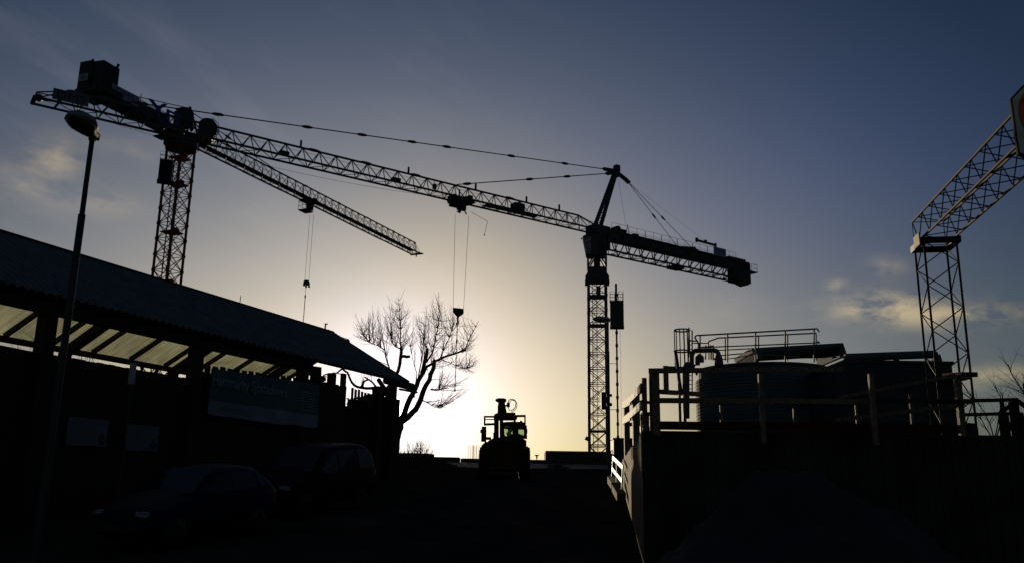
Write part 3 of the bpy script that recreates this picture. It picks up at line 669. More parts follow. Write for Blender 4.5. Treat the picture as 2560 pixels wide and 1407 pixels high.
# lift cabin on the red mast
q=P(411,455,89.0); LT=thing('mast_lift','dark cage lift clinging to the left side of the red crane mast','lift',q,'lifts on the crane masts')
zl1=P(411,404,89).z; X2=V((.93,.36,0)); Y_2=V((-.36,.93,0))
def B2(a,b,z): return V((q.x,q.y,z))+X2*a+Y_2*b
mb=MB().box(B2(-.0,0,(q.z+zl1)/2),(1.35,1.2,zl1-q.z),(X2,Y_2,UP)); mb.box(B2(0,0,q.z-.05),(1.5,1.3,.1),(X2,Y_2,UP)); mb.box(B2(.1,-.62,zl1-.6),(.8,.03,.5),(X2,Y_2,UP)); mb.build('lift_car','carblue',LT)
mb=MB()
for a in (-.65,0,.65):
    for b in (-.55,.55): mb.tube(B2(a,b,zl1),B2(a,b,zl1+.9),.025,4)
for z in (.45,.9):
    for b in (-.55,.55): mb.tube(B2(-.65,b,zl1+z),B2(.65,b,zl1+z),.022,4)
    for a in (-.65,.65): mb.tube(B2(a,-.55,zl1+z),B2(a,.55,zl1+z),.022,4)
mb.build('roof_railing','cranegrey',LT)
mb=MB(); mb.tube(B2(.75,.1,14),B2(.75,.1,zl1+2.5),.07,5); mb.build('guide_rail','cranegrey',LT)
# ------------------------------------------------------------------ shed with gable roof on the left
A3=V((-11.32,22.2,0)); d3=V((6.63,15.8,0)).normalized(); n3=V((-d3.y,d3.x,0))
def S(t,off,z): return A3+d3*t+n3*off+V((0,0,z))
def splane(px,py,off):
    d=ray(px,py); q=A3+n3*off; k=((q-CAM).dot(n3))/d.dot(n3); p=CAM+d*k; return (p-q).dot(d3),p.z
SH=thing('timber_shed','long dark timber shed with corrugated gable roof and translucent rear slope','shed',S(8,4,gz(28)))
zE,zR,tA,tB=7.48,9.82,-9.0,17.45
mb=MB(); n_=int((tB-tA)/.045); th_=.03
rows=[(-.12,zE-.07),(4.0,zR)]
for k in range(n_+1):
    t=tA+(tB-tA)*k/n_; wv=.035*math.sin(2*math.pi*t/.18)
    wv=.036*math.sin(2*math.pi*t/.27)
    for off,z in rows: mb.v+=[S(t+(.25 if off>1 else 0),off,z+wv),S(t+(.25 if off>1 else 0),off,z+wv-th_)]
for k in range(n_):
    a=4*k; b=a+4
    mb.f+=[(a,a+2,b+2,b),(a+1,b+1,b+3,a+3),(a,b,b+1,a+1),(a+2,a+3,b+3,b+2)]
mb.f+=[(0,1,3,2),(4*n_,4*n_+2,4*n_+3,4*n_+1)]
rf=mb.build('roof','roof',SH)
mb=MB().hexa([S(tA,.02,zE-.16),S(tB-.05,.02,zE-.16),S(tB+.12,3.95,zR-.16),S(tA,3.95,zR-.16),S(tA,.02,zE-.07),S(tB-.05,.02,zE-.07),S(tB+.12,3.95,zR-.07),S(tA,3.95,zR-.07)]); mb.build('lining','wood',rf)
mb=MB(); mb.bar(S(tB-.02,-.15,zE-.12),S(tB+.23,4.02,zR-.06),.10,.18); mb.tube(S(tA,4.03,zR+.02),S(tB+.2,4.03,zR+.02),.07,8); mb.build('verge_board','wood',rf)
for px,py,hh,r in ((600,757,.45,.015),(813,820,.42,.035),(822,822,.2,.012)):
    t,z=splane(px,py,4.3); mb=MB().tube(S(t,4.3,zR-.3),S(t,4.3,zR+hh),r,6)
    if r>.03: mb.tube(S(t,4.3,zR+hh-.04),S(t+.14,4.3,zR+hh),r,6)
    mb.build('vent_pipe','steel',rf)
# translucent rear slope: one sheet per rafter bay
fe=8.0; zF=7.62; t0,_=splane(331,894,fe); rs=1.83
k0=int((tA+3-t0)/rs)-1; tRe=splane(742,930,fe)[0]; rts=[t0+rs*k for k in range(k0,30) if tA<t0+rs*k<tRe+.3]
for i,t in enumerate(rts):
    mb=MB().bar(S(t,fe+.1,zF+.02),S(t,4.05,zR-.12),.11,.16); mb.build('rafter','wood',SH)
    if i+1<len(rts):
        tn=rts[i+1]; mb=MB(); q=12
        for k in range(q+1):
            f=k/q; tt=t+(tn-t)*f; wv=.004*math.sin(2*math.pi*tt/.25)
            mb.v+=[S(tt,fe+.25,zF+.02+wv),S(tt,4.1,zR-.04+wv)]
        for k in range(q): mb.f.append((2*k,2*k+1,2*k+3,2*k+2))
        mb.build('roof_light','poly',SH)
mb=MB(); mb.bar(S(tA,fe,zF-.10),S(tRe+.2,fe,zF-.10),.16,.20); mb.build('rear_beam','wood',SH)
for f in (.35,.7): pass
mb=MB(); tq=splane(757,920,.3)[0]+.5; mb.bar(S(tA,.3,7.245),S(tq,.3,7.245),.2,.55); mb.build('front_beam','wood',SH)
mb=MB(); mb.bar(S(tA,4.0,zR-.3),S(tB,4.0,zR-.3),.14,.2); mb.build('ridge_beam','wood',SH)
# posts (front row and ridge row) with braces
tp_=[splane(x,y,.3)[0] for x,y in ((112,850),(492,870),(757,920),(945,960))]
for i,t in enumerate([tp_[0]-5.34]+tp_):
    b=S(t,.3,0); mb=MB().box(S(t,.3,(gz(b.y)+7.0)/2),(.34,.34,7.0-gz(b.y)),(d3,n3,UP)); mb.build('post','wood',SH)
tpr=splane(163,874,fe)[0]
for k in range(-1,4):
    t=tpr+5.34*k
    if t>tRe+1: continue
    MB().bar(S(t,fe-.1,zF-.16),S(t,4.1,zR-.32),.30,.30).build('principal_rafter','wood',SH)
    b=S(t,fe,0); MB().box(S(t,fe-.02,(gz(b.y)+zF-.2)/2),(.34,.30,zF-.2-gz(b.y)),(d3,n3,UP)).build('rear_post','wood',SH)
# end frame
t_e=splane(982,950,.3)[0]
b=S(t_e,.3,0); MB().box(S(t_e,.3,(gz(b.y)+7.35)/2),(.3,.3,7.35-gz(b.y)),(d3,n3,UP)).build('post','wood',SH)
mb=MB(); mb.bar(S(t_e,.3,6.6),S(tp_[3],.3,7.3),.12,.14); mb.bar(S(tp_[3]+.1,.3,6.5),S(t_e-.1,.3,7.25),.12,.14); mb.bar(S(tp_[3],.3,6.55),S(t_e,.3,6.35),.1,.14); mb.build('brace','wood',SH)
mb=MB(); mb.tube(S(tB-1.6,0.02,zE-.20),S(tB+.62,0.02,zE-.22),.17,12); mb.bar(S(tB-.5,.0,zE-.45),S(tB+1.05,.0,zE-.42),.08,.08); mb.build('eave_beam','wood',SH)
mb=MB(); mb.bar(S(tp_[2],.1,6.98),S(tp_[2]+.75,.1,7.02),.2,.34); mb.box(S(tp_[2]+.5,0,6.72),(.5,.3,.2),(d3,n3,UP)); mb.build('bracket','wood',SH)
# ------------------------------------------------------------------ fence under the eave
FN=thing('plank_fence','tall dark plank fence below the shed eave with stepped tops','fence',S(6,.35,gz(27)))
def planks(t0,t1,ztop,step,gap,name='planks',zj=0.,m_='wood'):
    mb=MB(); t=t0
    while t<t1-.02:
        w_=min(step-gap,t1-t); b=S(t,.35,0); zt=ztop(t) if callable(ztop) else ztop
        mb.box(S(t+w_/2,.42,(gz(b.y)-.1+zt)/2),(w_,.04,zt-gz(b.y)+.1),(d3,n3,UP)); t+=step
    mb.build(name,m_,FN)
tL=tp_[1]+.15
planks(-9,tL,lambda t:6.0+random.uniform(-.01,.01),.20,.002)
t1p=splane(514,915,.42)[0]; t2p=splane(762,945,.42)[0]
# open pickets in front of a close-boarded lower part
def pick(t0,t1,n,za,zb_,zlow):
    for i in range(n):
        f=i/(n-1); t=lerp(t0,t1,f); z=lerp(za,zb_,f)+random.uniform(-.02,.02); b=S(t,.36,0)
        MB().box(S(t,.33,(zlow-.4+z)/2),((t1-t0)/n*.68,.035,z-zlow+.4),(d3,n3,UP)).build('picket','wood',FN)
    mb=MB(); mb.box(S((t0+t1)/2,.42,(gz(S((t0+t1)/2,0,0).y)-.6+zlow)/2),(t1-t0+.3,.06,zlow-gz(S((t0+t1)/2,0,0).y)+.6),(d3,n3,UP)); mb.build('planks','wood',FN)
pick(t1p,t2p,16,6.50,6.72,6.28)
t3,_=splane(768,955,.42); t4,_=splane(866,960,.42); t5,_=splane(868,967,.42); t6,_=splane(1000,990,.42)
zpk=splane(800,953,.42)[1]; planks(t3-.2,t4,lambda t:zpk+.03*math.sin(t*9),.16,.0); print('zpk',zpk)
def blk(px0,py0,px1,py1,name,m_='wood'):
    a=splane(px0,py0,.5); b=splane(px1,py1,.5); MB().box(S((a[0]+b[0])/2,.5,(a[1]+b[1])/2),(abs(a[0]-b[0]),.14,abs(a[1]-b[1])),(d3,n3,UP)).build(name,m_,FN)
blk(822,931,836,962,'gate_post'); blk(834,930,858,936,'gate_rail'); blk(855,932,861,968,'gate_post')
blk(804,938,813,942,'post_cap'); blk(806,942,811,952,'post_cap'); blk(766,947,776,958,'post_cap')
pick(t5+.25,splane(932,982,.42)[0],8,6.74,6.62,6.15)
planks(splane(936,985,.42)[0],t6,splane(955,989,.42)[1],.2,.0)
planks(t4-.05,t5+.3,6.0,.2,.002)
# banner with lettering
bz=(6.38,5.38,4.98)
tb0,tb1=splane(514,980,.2)[0],splane(788,1010,.2)[0]
BN=thing('banner','dark green banner with pale lower strip and white lettering hung on the fence','banner',S((tb0+tb1)/2,.2,5))
def cloth(name,z0,z1,m_,o,amp):
    mb=MB(); nx,nz=28,6
    for j in range(nz+1):
        for i in range(nx+1):
            f=i/nx; g=j/nz; z=lerp(z0,z1,g)
            if name!='field' and j==nz: z-=.05*mn.noise(V((f*6,0,3)))+.05*math.sin(f*3.1)
            if name=='field' and j==0: z+=.16*f
            mb.v.append(S(lerp(tb0,tb1,f),.06-o+amp*mn.noise(V((f*7,g*2,1))),z))
    for j in range(nz):
        for i in range(nx): a=j*(nx+1)+i; mb.f.append((a,a+1,a+nx+2,a+nx+1))
    return mb.build(name,m_,BN,True)
fld=cloth('field',bz[0],bz[1],'banner',0,.02); cloth('lower_strip',bz[1]+.02,bz[2],'bannerpale',.012,.03)
text('lettering','Hammarby Sjöstadsverk',.50,S((tb0+tb1)/2-.95,.0,6.02),d3,UP,'bannertext',fld,.004,.78)
mb=MB()
for k in range(7):
    mb.box(S(tb1-.72-(.04 if k%2 else 0),.0,6.15-k*.1),(.9-(.08 if k%2 else 0),.004,.025),(d3,n3,UP))
mb.build('small_print','bannertext',fld)
# two sheet boards
for pts,lab in ((((175,1040),(272,1049),(264,1116),(162,1110)),'grey sheet board with small emblem, left of the thin sign post'),(((321,1058),(400,1066),(390,1128),(314,1122)),'grey sheet board with small emblem, right of the thin sign post')):
    q=[splane(x,y,.22) for x,y in pts]; ta=(q[0][0]+q[3][0])/2; tb=(q[1][0]+q[2][0])/2; z1=(q[0][1]+q[1][1])/2; z0=(q[2][1]+q[3][1])/2
    BD=thing('sheet_board',lab,'board',S((ta+tb)/2,.22,z0),'sheet boards on the plank fence')
    mb=MB(); nx=10
    for j in (0,1):
        for i in range(nx+1): f=i/nx; mb.v.append(S(lerp(ta,tb,f),.22+.012*math.sin(f*9+j),lerp(z0-.02*math.sin(f*7),z1,j)))
    for i in range(nx): mb.f.append((i,i+1,nx+2+i,nx+1+i))
    mb.v+=[p+n3*.01 for p in mb.v]; k=2*(nx+1)
    mb.f+=[(k+nx+1+i,k+nx+2+i,k+i+1,k+i) for i in range(nx)]
    mb.build('face','board',BD,True)
    mb=MB(); c_=(tb-.17,z0+.22); tri=[(-.1,-.08),(.1,-.08),(0,.12)]
    for i in range(3):
        a=tri[i]; b=tri[(i+1)%3]; mb.bar(S(c_[0]+a[0],.2,c_[1]+a[1]),S(c_[0]+b[0],.2,c_[1]+b[1]),.01,.035)
    mb.box(S(c_[0],.2,c_[1]-.14),(.2,.01,.03),(d3,n3,UP)); mb.build('emblem','navy',BD)
# street sign seen from behind
Ys=20.5; sgp=P(316,1150,Ys)
SS=thing('street_sign','narrow pale sign plate on thin post standing in front of the fence','sign',V((sgp.x,sgp.y,gz(Ys))))
top=P(335,910,Ys); mb=MB().tube(V((top.x-.005,Ys,gz(Ys)-.05)),V((top.x,Ys,top.z)),.024,8); mb.build('pole','pole',SS)
zc_=P(334,933,Ys).z; mb=MB().box(V((top.x,Ys-.035,zc_)),(.145,.02,.50),(V((.97,.2,0)).normalized(),V((-.2,.97,0)).normalized(),UP)); mb.build('plate','signwhite',SS)
# ------------------------------------------------------------------ street lamps
def lamp(name,Y,ptop,ptip,label,hl,hw,box=None):
    tp=P(*ptop,Y); tip=PZ(*ptip,tp.z+.12); dr=V((tip.x-tp.x,tip.y-tp.y,0)).normalized(); sd=V((-dr.y,dr.x,0))
    L=thing(name,label,'street lamp',V((tp.x,tp.y,gz(Y))),'street lamps')
    zb_=gz(Y)-.1; mb=MB().tube(V((tp.x,tp.y,zb_)),V((tp.x,tp.y,zb_+1.4)),.085,12); mb.tube(V((tp.x,tp.y,zb_+1.4)),V((tp.x,tp.y,lerp(zb_,tp.z,.8))),.068,12); mb.tube(V((tp.x,tp.y,lerp(zb_,tp.z,.8))),tp,.05,12); mb.tube(V((tp.x,tp.y,zb_+1.35)),V((tp.x,tp.y,zb_+1.45)),.095,12)
    mb.build('pole','pole',L)
    # housing: rings across the length of the head
    st=[(-.14,.06,.07,-.02),(-.05,.085,.10,.0),(.12,.10,.12,.0),(.3,.15,.13,.0),(.55,.19,.14,.01),(.78,.16,.12,.02),(.93,.09,.07,.03),(1.0,.02,.02,.03)]
    def head(name,up,m_,sc,par):
        mb=MB(); n=9
        for s,wd,ht,zo in st:
            for i in range(n):
                a=math.pi*i/(n-1); mb.v.append(tp+dr*(s*hl)+sd*(math.cos(a)*wd*hw*sc)+UP*((math.sin(a)*ht*hw*up*sc)+zo+.03))
        for k in range(len(st)-1):
            for i in range(n-1): a=k*n+i; mb.f.append((a,a+1,a+n+1,a+n))
            mb.f.append((k*n+n-1,k*n,(k+1)*n,(k+1)*n+n-1))
        mb.f.append(tuple(range(n))); mb.f.append(tuple((len(st)-1)*n+i for i in range(n)))
        return mb.build(name,m_,par,True)
    hd=head('lamp_head',1.0,'lamphead',1,L); head('lamp_cover',-.75,'lampglass',.93,hd)
    mb=MB().tube(tp-UP*.12,tp+UP*.06,.07,10); mb.bar(tp-dr*.15+UP*.0,tp+dr*.2+UP*.0,.14,.12); mb.build('bracket','lamphead',L)
    if box:
        c=P(*box,Y); mb=MB().box(c-V((.10,0,0)),(.26,.3,.86)); mb.tube(c+V((.05,0,.28)),c+V((.32,0,.28)),.075,8); mb.tube(c+V((.05,0,-.18)),c+V((.32,0,-.18)),.085,8); mb.build('control_box','dark',L)
    return L
lamp('street_lamp',16.5,(232,338),(168,268),'tall street lamp with rounded head, standing before the long shed',.86,1.55)
lamp('street_lamp',44.5,(1519.5,800),(1483,795),'street lamp with dark control box, rising in front of the grey crane mast',.78,1.35,(1514,1001))
# ------------------------------------------------------------------ vehicles
def ramp_axes(dx,dy):
    f=V((dx,dy,SL*dy)).normalized(); up=V((0,-SL,1)).normalized(); l=up.cross(f).normalized(); f=l.cross(up).normalized(); return f,l,up
def vehicle(name,label,cat,pos,fx,fy,stn,paint,wb,wr,wy,glass,hl,tl,extra=None):
    R=thing(name,label,cat,pos); f,l,up=ramp_axes(fx,fy)
    R.matrix_world=Matrix(((f.x,l.x,up.x,pos[0]),(f.y,l.y,up.y,pos[1]),(f.z,l.z,up.z,pos[2]),(0,0,0,1)))
    WL[R.name]=V((0,0,0)); 
    # stations: x, z_sill, z_shoulder, z_top, half widths at sill, shoulder, top
    mb=MB(); n=12
    for (x,zb_,zs,zt,wb_,ws,wt) in stn:
        half=[(0,zb_),(wb_,zb_),(wb_+.04,(zb_+zs)*.5),(ws,zs),((ws+wt)/2+.015,(zs+zt)/2),(wt,zt-.05),(wt*.75,zt)]
        for y,z in half: mb.v.append(V((x,y,z)))
        mb.v.append(V((x,0,zt+.012)))
        for y,z in reversed(half[1:]): mb.v.append(V((x,-y,z)))
    m_=14
    for k in range(len(stn)-1):
        for i in range(m_): j=(i+1)%m_; mb.f.append((k*m_+i,k*m_+j,(k+1)*m_+j,(k+1)*m_+i))
    mb.f.append(tuple(reversed(range(m_)))); mb.f.append(tuple((len(stn)-1)*m_+i for i in range(m_)))
    body=mb.build('body',paint,R,True)
    md=body.modifiers.new('sub','SUBSURF'); md.levels=1; md.render_levels=2
    def at(x):
        for a,b in zip(stn,stn[1:]):
            if b[0]<=x<=a[0]: t=(a[0]-x)/(a[0]-b[0]); return [lerp(a[i],b[i],t) for i in range(7)]
        return list(stn[0] if x>stn[0][0] else stn[-1])
    def gp(x,k,sg,o=.012):
        q=at(x); zs,zt,ws,wt=q[2],q[3],q[5],q[6]; y=lerp(ws,wt,k)+.012+o; return V((x,sg*y,lerp(zs,zt-.06,k)))
    for sg in (-1,1):
        for xa,xb,xc,xd in glass['side']:
            mb=MB(); pts=[gp(xa,.08,sg),gp(xb,.08,sg),gp(xc,.86,sg),gp(xd,.86,sg)]; mb.prism(pts,V((0,sg*.012,0))); mb.build('side_window','glass',R)
    for nm_,(xa,ka,xb,kb) in (('windscreen',glass['front']),('rear_window',glass['rear'])):
        a=at(xa); b=at(xb); za=lerp(a[2],a[3],ka); zb2=lerp(b[2],b[3],kb); s_=1 if nm_=='windscreen' else -1
        pts=[V((xa+.02*s_,-a[5]*.86,za+.03)),V((xa+.02*s_,a[5]*.86,za+.03)),V((xb+.02*s_,b[6]*.9,zb2+.02)),V((xb+.02*s_,-b[6]*.9,zb2+.02))]
        MB().prism(pts,V((.012*s_,0,.012))).build(nm_,'glass',R)
    for sx_ in wb:
        for sg in (-1,1):
            c=V((sx_,sg*(wy-.09),wr)); ax=(V((1,0,0)),UP,V((0,sg,0)))
            ty=MB().lathe(c,[(wr*.62,-.1),(wr*.95,-.1),(wr,-.06),(wr,.08),(wr*.95,.115),(wr*.66,.115)],24,ax).build('wheel','rubber',R,True)
            mb=MB().lathe(c,[(wr*.64,.03),(wr*.66,.11),(wr*.60,.118),(wr*.56,.06)],20,ax)
            for k in range(5):
                t=2*math.pi*k/5; dd=ax[0]*math.cos(t)+ax[1]*math.sin(t); mb.bar(c+ax[2]*.09,c+dd*wr*.62+ax[2]*.10,.09,.03,ax[2])
            mb.tube(c+ax[2]*.05,c+ax[2]*.115,.06,10); mb.build('rim','rim',ty)
    for sg in (-1,1):
        MB().ell(V((hl[0],sg*hl[1],hl[2])),(V((hl[3],-.10*sg,.06)),V((.05,sg*.16,0)),V((-.05,0,.085)))).build('headlight','lamp_lens',R,True)
        MB().ell(V((tl[0],sg*tl[1],tl[2])),(V((.07,0,0)),V((0,.09,0)),V((0.02,0,tl[3])))).build('tail_light','taillight',R,True)
        mx_=glass['mirror']; mb=MB().ell(V((mx_[0],sg*mx_[1],mx_[2])),(V((.07,0,0)),V((0,.10,0)),V((0,0,.075)))); mb.tube(V((mx_[0],sg*(mx_[1]-.16),mx_[2]-.06)),V((mx_[0],sg*mx_[1],mx_[2])),.02,6); mb.build('mirror',paint,R,True)
    for sg in (-1,1):
        for xh in glass['handles']: q=at(xh); MB().bar(V((xh,sg*(q[5]+.035),q[2]-.10)),V((xh-.18,sg*(q[5]+.035),q[2]-.09)),.03,.03).build('door_handle',paint,R)
    mb=MB().box(V((stn[0][0]-.02,0,.42)),(.1,1.2,.14)); mb.build('grille','black',R)
    return R
fr=(-d3.x,-d3.y)
hatch=[(2.10,.34,.50,.56,.50,.62,.40),(2.02,.24,.62,.70,.72,.80,.55),(1.65,.20,.74,.82,.80,.87,.66),(1.05,.20,.86,.94,.83,.89,.70),(.72,.20,.92,1.02,.84,.90,.68),(.05,.20,.95,1.40,.85,.90,.62),(-.35,.20,.96,1.47,.85,.90,.62),(-1.0,.20,.98,1.48,.85,.89,.60),(-1.55,.20,1.0,1.42,.84,.87,.57),(-1.85,.24,1.0,1.18,.82,.84,.60),(-2.02,.30,.92,1.0,.76,.78,.62),(-2.08,.36,.6,.7,.66,.68,.55)]
c1=V((-7.06,20.2,gz(20.2)+.06)); hatch=[(q[0],q[1],q[2]*1.04,q[3]*1.06)+q[4:] for q in hatch]
vehicle('parked_car','dark blue hatchback parked nose downhill nearest on the left','car',c1,fr[0],fr[1],hatch,'carblue',(1.30,-1.28),.31,.86,
  {'side':[(.62,-.35,-.38,.02),(-.42,-1.22,-1.22,-.42),(-1.3,-1.7,-1.5,-1.3)],'front':(.80,.55,.02,.98),'rear':(-1.93,.6,-1.58,.95),'mirror':(.55,1.0,1.02),'handles':(-.2,-1.05)},(1.88,.60,.66,.22),(-1.97,.70,.88,.15))
van=[(2.15,.34,.55,.62,.55,.66,.45),(2.06,.24,.74,.84,.76,.84,.60),(1.7,.22,.86,.96,.84,.90,.72),(1.25,.22,1.0,1.10,.86,.91,.74),(1.0,.22,1.04,1.2,.87,.92,.72),(.35,.22,1.08,1.72,.87,.92,.70),(0,.22,1.10,1.80,.87,.92,.72),(-1.0,.22,1.12,1.85,.87,.92,.73),(-1.75,.22,1.12,1.84,.87,.91,.72),(-2.05,.25,1.12,1.76,.86,.90,.70),(-2.2,.30,1.1,1.55,.84,.88,.72),(-2.28,.36,.95,1.15,.80,.84,.74),(-2.30,.40,.7,.8,.74,.78,.7)]
c2=V((-5.82,26.4,gz(26.4)+.04)); van=[(q[0],q[1],q[2]*1.03,q[3]*1.05)+q[4:] for q in van]
vehicle('parked_van','maroon van parked uphill behind the dark blue hatchback','van',c2,fr[0],fr[1],van,'carred',(1.42,-1.40),.33,.89,
  {'side':[(.85,-.1,-.12,.28),(-.18,-1.15,-1.15,-.18),(-1.22,-2.0,-1.95,-1.22)],'front':(1.08,.6,.33,.97),'rear':(-2.22,.5,-2.08,.95),'mirror':(.8,1.03,1.15),'handles':(0,-1.0)},(1.96,.64,.78,.20),(-2.24,.78,1.0,.2))
# ------------------------------------------------------------------ wheel loader on the crest
YL=43.4; LB=V((P(1260,1200,YL).x,YL,gz(YL)))
LD=thing('wheel_loader','dark wheel loader with raised fork carriage and red beacon driving over the crest','loader',LB)
def Q(px,py,dy=0.):
    p=P(px,py,YL+dy); return p
def sil(name,pts,y0,y1,m_,par=LD):
    mb=MB().prism([Q(x,y,y0) for x,y in pts],V((0,y1-y0,0))); return mb.build(name,m_,par)
def wheel(px,pyb,r,wd,dy):
    c=Q(px,pyb,dy)+UP*r; ax=(V((0,1,0)),UP,V((1,0,0)))
    w_=MB(); w_.lathe(c,[(r*.55,-wd/2),(r*.9,-wd/2),(r,-wd*.36),(r,wd*.36),(r*.9,wd/2),(r*.55,wd/2)],28,ax)
    for k in range(22):
        t=2*math.pi*k/22; dd=ax[0]*math.cos(t)+ax[1]*math.sin(t); w_.box(c+dd*(r+.012)+V((wd*.2 if k%2 else -wd*.2,0,0)),(wd*.55,.09,.06),(V((1,0,0)),ax[0]*-math.sin(t)+ax[1]*math.cos(t),dd))
    o=w_.build('wheel','rubber',LD); MB().lathe(c,[(r*.2,-wd*.42),(r*.54,-wd*.3),(r*.54,wd*.3),(r*.2,wd*.42)],18,ax).build('rim','yellow',o); return o
wheel(1210,1200,.74,.50,-1.4); wheel(1311,1200,.74,.50,-1.4); wheel(1213,1190,.72,.48,1.4); wheel(1308,1190,.72,.48,1.4)
sil('body',[(1222,1100),(1237,1092),(1300,1092),(1316,1100),(1316,1150),(1300,1172),(1224,1172),(1214,1150),(1214,1108)],-2.0,2.2,'yellow')
sil('fender',[(1200,1135),(1203,1113),(1213,1104),(1234,1102),(1240,1110),(1240,1135)],-2.1,-.9,'yellow'); sil('fender',[(1296,1128),(1296,1104),(1312,1104),(1318,1124),(1320,1135)],-2.1,-.9,'yellow')
# cab: pillars, roof and glass so that the sky shows through
cab=sil('cab_roof',[(1257,1064),(1258,1057),(1266,1053),(1306,1053),(1314,1058),(1315,1066)],-.9,1.0,'black')
for x0,x1,x2,x3 in ((1254,1260.5,1262,1254),(1281,1297,1295,1281),(1309,1317,1318,1310)):
    for dy in (-.9,.9):
        MB().prism([Q(x0,1062,dy),Q(x1,1062,dy),Q(x2,1096,dy),Q(x3,1096,dy)],V((0,.08,0))).build('pillar','black',cab)
sil('cab_door',[(1257,1093),(1260,1087),(1268,1090),(1285,1083),(1286,1096),(1257,1098)],-.92,-.8,'black',cab); sil('cab_door',[(1290,1096),(1296,1082),(1302,1085),(1310,1087),(1312,1096)],-.92,-.8,'black',cab)
sil('cab_window',[(1261,1064),(1283,1064),(1282,1094),(1262,1094)],-.86,-.85,'cabglass',cab); sil('cab_window',[(1290,1064),(1309,1064),(1310,1094),(1290,1094)],-.86,-.85,'cabglass',cab)
mb=MB().prism([Q(x,y,0) for x,y in ((1268,1094),(1266,1080),(1270,1078),(1268,1064),(1284,1062),(1280,1078),(1276,1080),(1280,1084),(1272,1094))],V((0,.35,0))); mb.build('seat','black',cab)
sil('beacon',[(1299,1054),(1299,1050.5),(1305,1050.5),(1305,1054)],-.5,-.4,'beacon',cab)
sil('beacon_base',[(1298,1056),(1298,1053.6),(1306,1053.6),(1306,1056)],-.52,-.38,'black',cab)
# lift mast and tilting head
sil('mast',[(1235,1040),(1247,1040),(1247,1110),(1235,1110)],-2.3,-2.0,'yellow'); sil('mast',[(1249,1040),(1258,1040),(1258,1110),(1249,1110)],-2.3,-2.0,'yellow')
sil('lift_head',[(1234,1042),(1236,1034),(1244,1031),(1244,1016),(1246,1004),(1262,1004),(1265,1020),(1267,1030),(1288,1030),(1289,1037),(1293,1038),(1293,1044),(1289,1048),(1235,1048)],-2.5,-2.0,'yellow')
sil('lift_head',[(1238,998.5),(1240,996),(1246,994),(1260,994),(1266,997),(1266,1000),(1262,1003),(1246,1003),(1241,1001)],-2.4,-1.9,'yellow')
mb=MB()
for a,b,t_ in (((1210,1040.5),(1236,1040.5),4),((1210,1047.5),(1236,1047.5),2),((1210,1060),(1236,1059),5),((1211.5,1039),(1211.5,1062),4),((1288,1039),(1314,1038.5),5),((1288,1057),(1314,1058),5),((1312,1037),(1312.5,1060),4),((1256,1057),(1290,1055),5),((1255,1040),(1290,1042),6),((1286,1036),(1287,1066),5)):
    k=t_/52; A_=Q(*a,-2.45); B_=Q(*b,-2.45); mb=MB(); mb.bar(A_,B_,.14,k) if abs(a[1]-b[1])<10 else mb.bar(A_,B_,k,.14,V((0,1,0))); mb.build('carriage_bar','yellow',LD)
pass
mb=MB(); pts=[Q(1268,1016,-2.3),Q(1270,1006,-2.3),Q(1273,998,-2.3),Q(1280,996,-2.3),Q(1287,999,-2.3),Q(1290,1006,-2.3),Q(1289,1015,-2.3),Q(1284,1022,-2.3),Q(1276,1026,-2.3)]
mb.path(pts,.022,6); mb.path([p+V((.05,.08,-.05)) for p in pts[1:]],.018,6); mb.box(Q(1271,1011,-2.3),(.14,.2,.2)); mb.bar(Q(1263,1014,-2.3),Q(1272,1010,-2.3),.06,.07); mb.path([Q(1269,1014,-2.3),Q(1274,1026,-2.3)],.02,5); mb.build('hydraulic_hose','black',LD)
mb=MB(); mb.box(Q(1209.5,1088,-1.2),(.24,.2,.56)); mb.box(Q(1204,1077,-1.2),(.12,.1,.16)); mb.box(Q(1210,1069.5,-1.2),(.22,.14,.16)); mb.box(Q(1220,1095,-1.0),(.3,.2,.12)); mb.tube(Q(1213,1098,-1.1),Q(1214,1106,-1.1),.05,6); mb.build('work_light','yellow',LD)
sil('mirror',[(1315,1072),(1318.5,1070.5),(1318.5,1082),(1315,1085)],-1.0,-.85,'black')
sil('exhaust',[(1233,1080),(1236,1080),(1236,1100),(1233,1100)],-.2,0,'black')
sil('belly',[(1226,1166),(1290,1166),(1284,1174),(1240,1175)],-1.6,1.6,'black')
# ------------------------------------------------------------------ low walls and blocks on the crest
def wall(name,x0,x1,ytop,Y,dep,label,cat,m_='darkconc',grp=None,base=None,ch=.05,tilt=0):
    a=P(x0,ytop,Y); b=P(x1,ytop+tilt,Y); z0=(gz(Y) if base is None else base)-.15
    pts=[V((a.x,Y,z0)),V((a.x,Y,a.z-ch)),V((a.x+ch,Y,a.z)),V((b.x-ch,Y,b.z)),V((b.x,Y,b.z-ch)),V((b.x,Y,z0))]
    mb=MB().prism(pts,V((0,dep,0))); return solo(mb,name,m_,((a.x+b.x)/2,Y,z0),label,cat,grp)
wall('low_wall',1078,1150,1140.5,60.5,.5,'low concrete wall block beside the planter at the crest','wall',grp='low wall blocks along the crest',tilt=1.5)
wall('low_wall',1151.5,1262,1144.5,61.2,.5,'low concrete wall block with starter bars rising behind it','wall',grp='low wall blocks along the crest',tilt=2)
wall('low_wall',1263,1366,1147,61.6,.5,'low concrete wall block between loader and tall dark block','wall',grp='low wall blocks along the crest',tilt=1.5)
wall('block_wall',1364,1528,1125.5,61.0,2.4,'tall dark block wall in front of the grey crane base','wall',tilt=2.5,ch=.03)
ST=thing('site_container','small dark container behind the lamp pole at the crest','container',P(1558,1150,57.0))
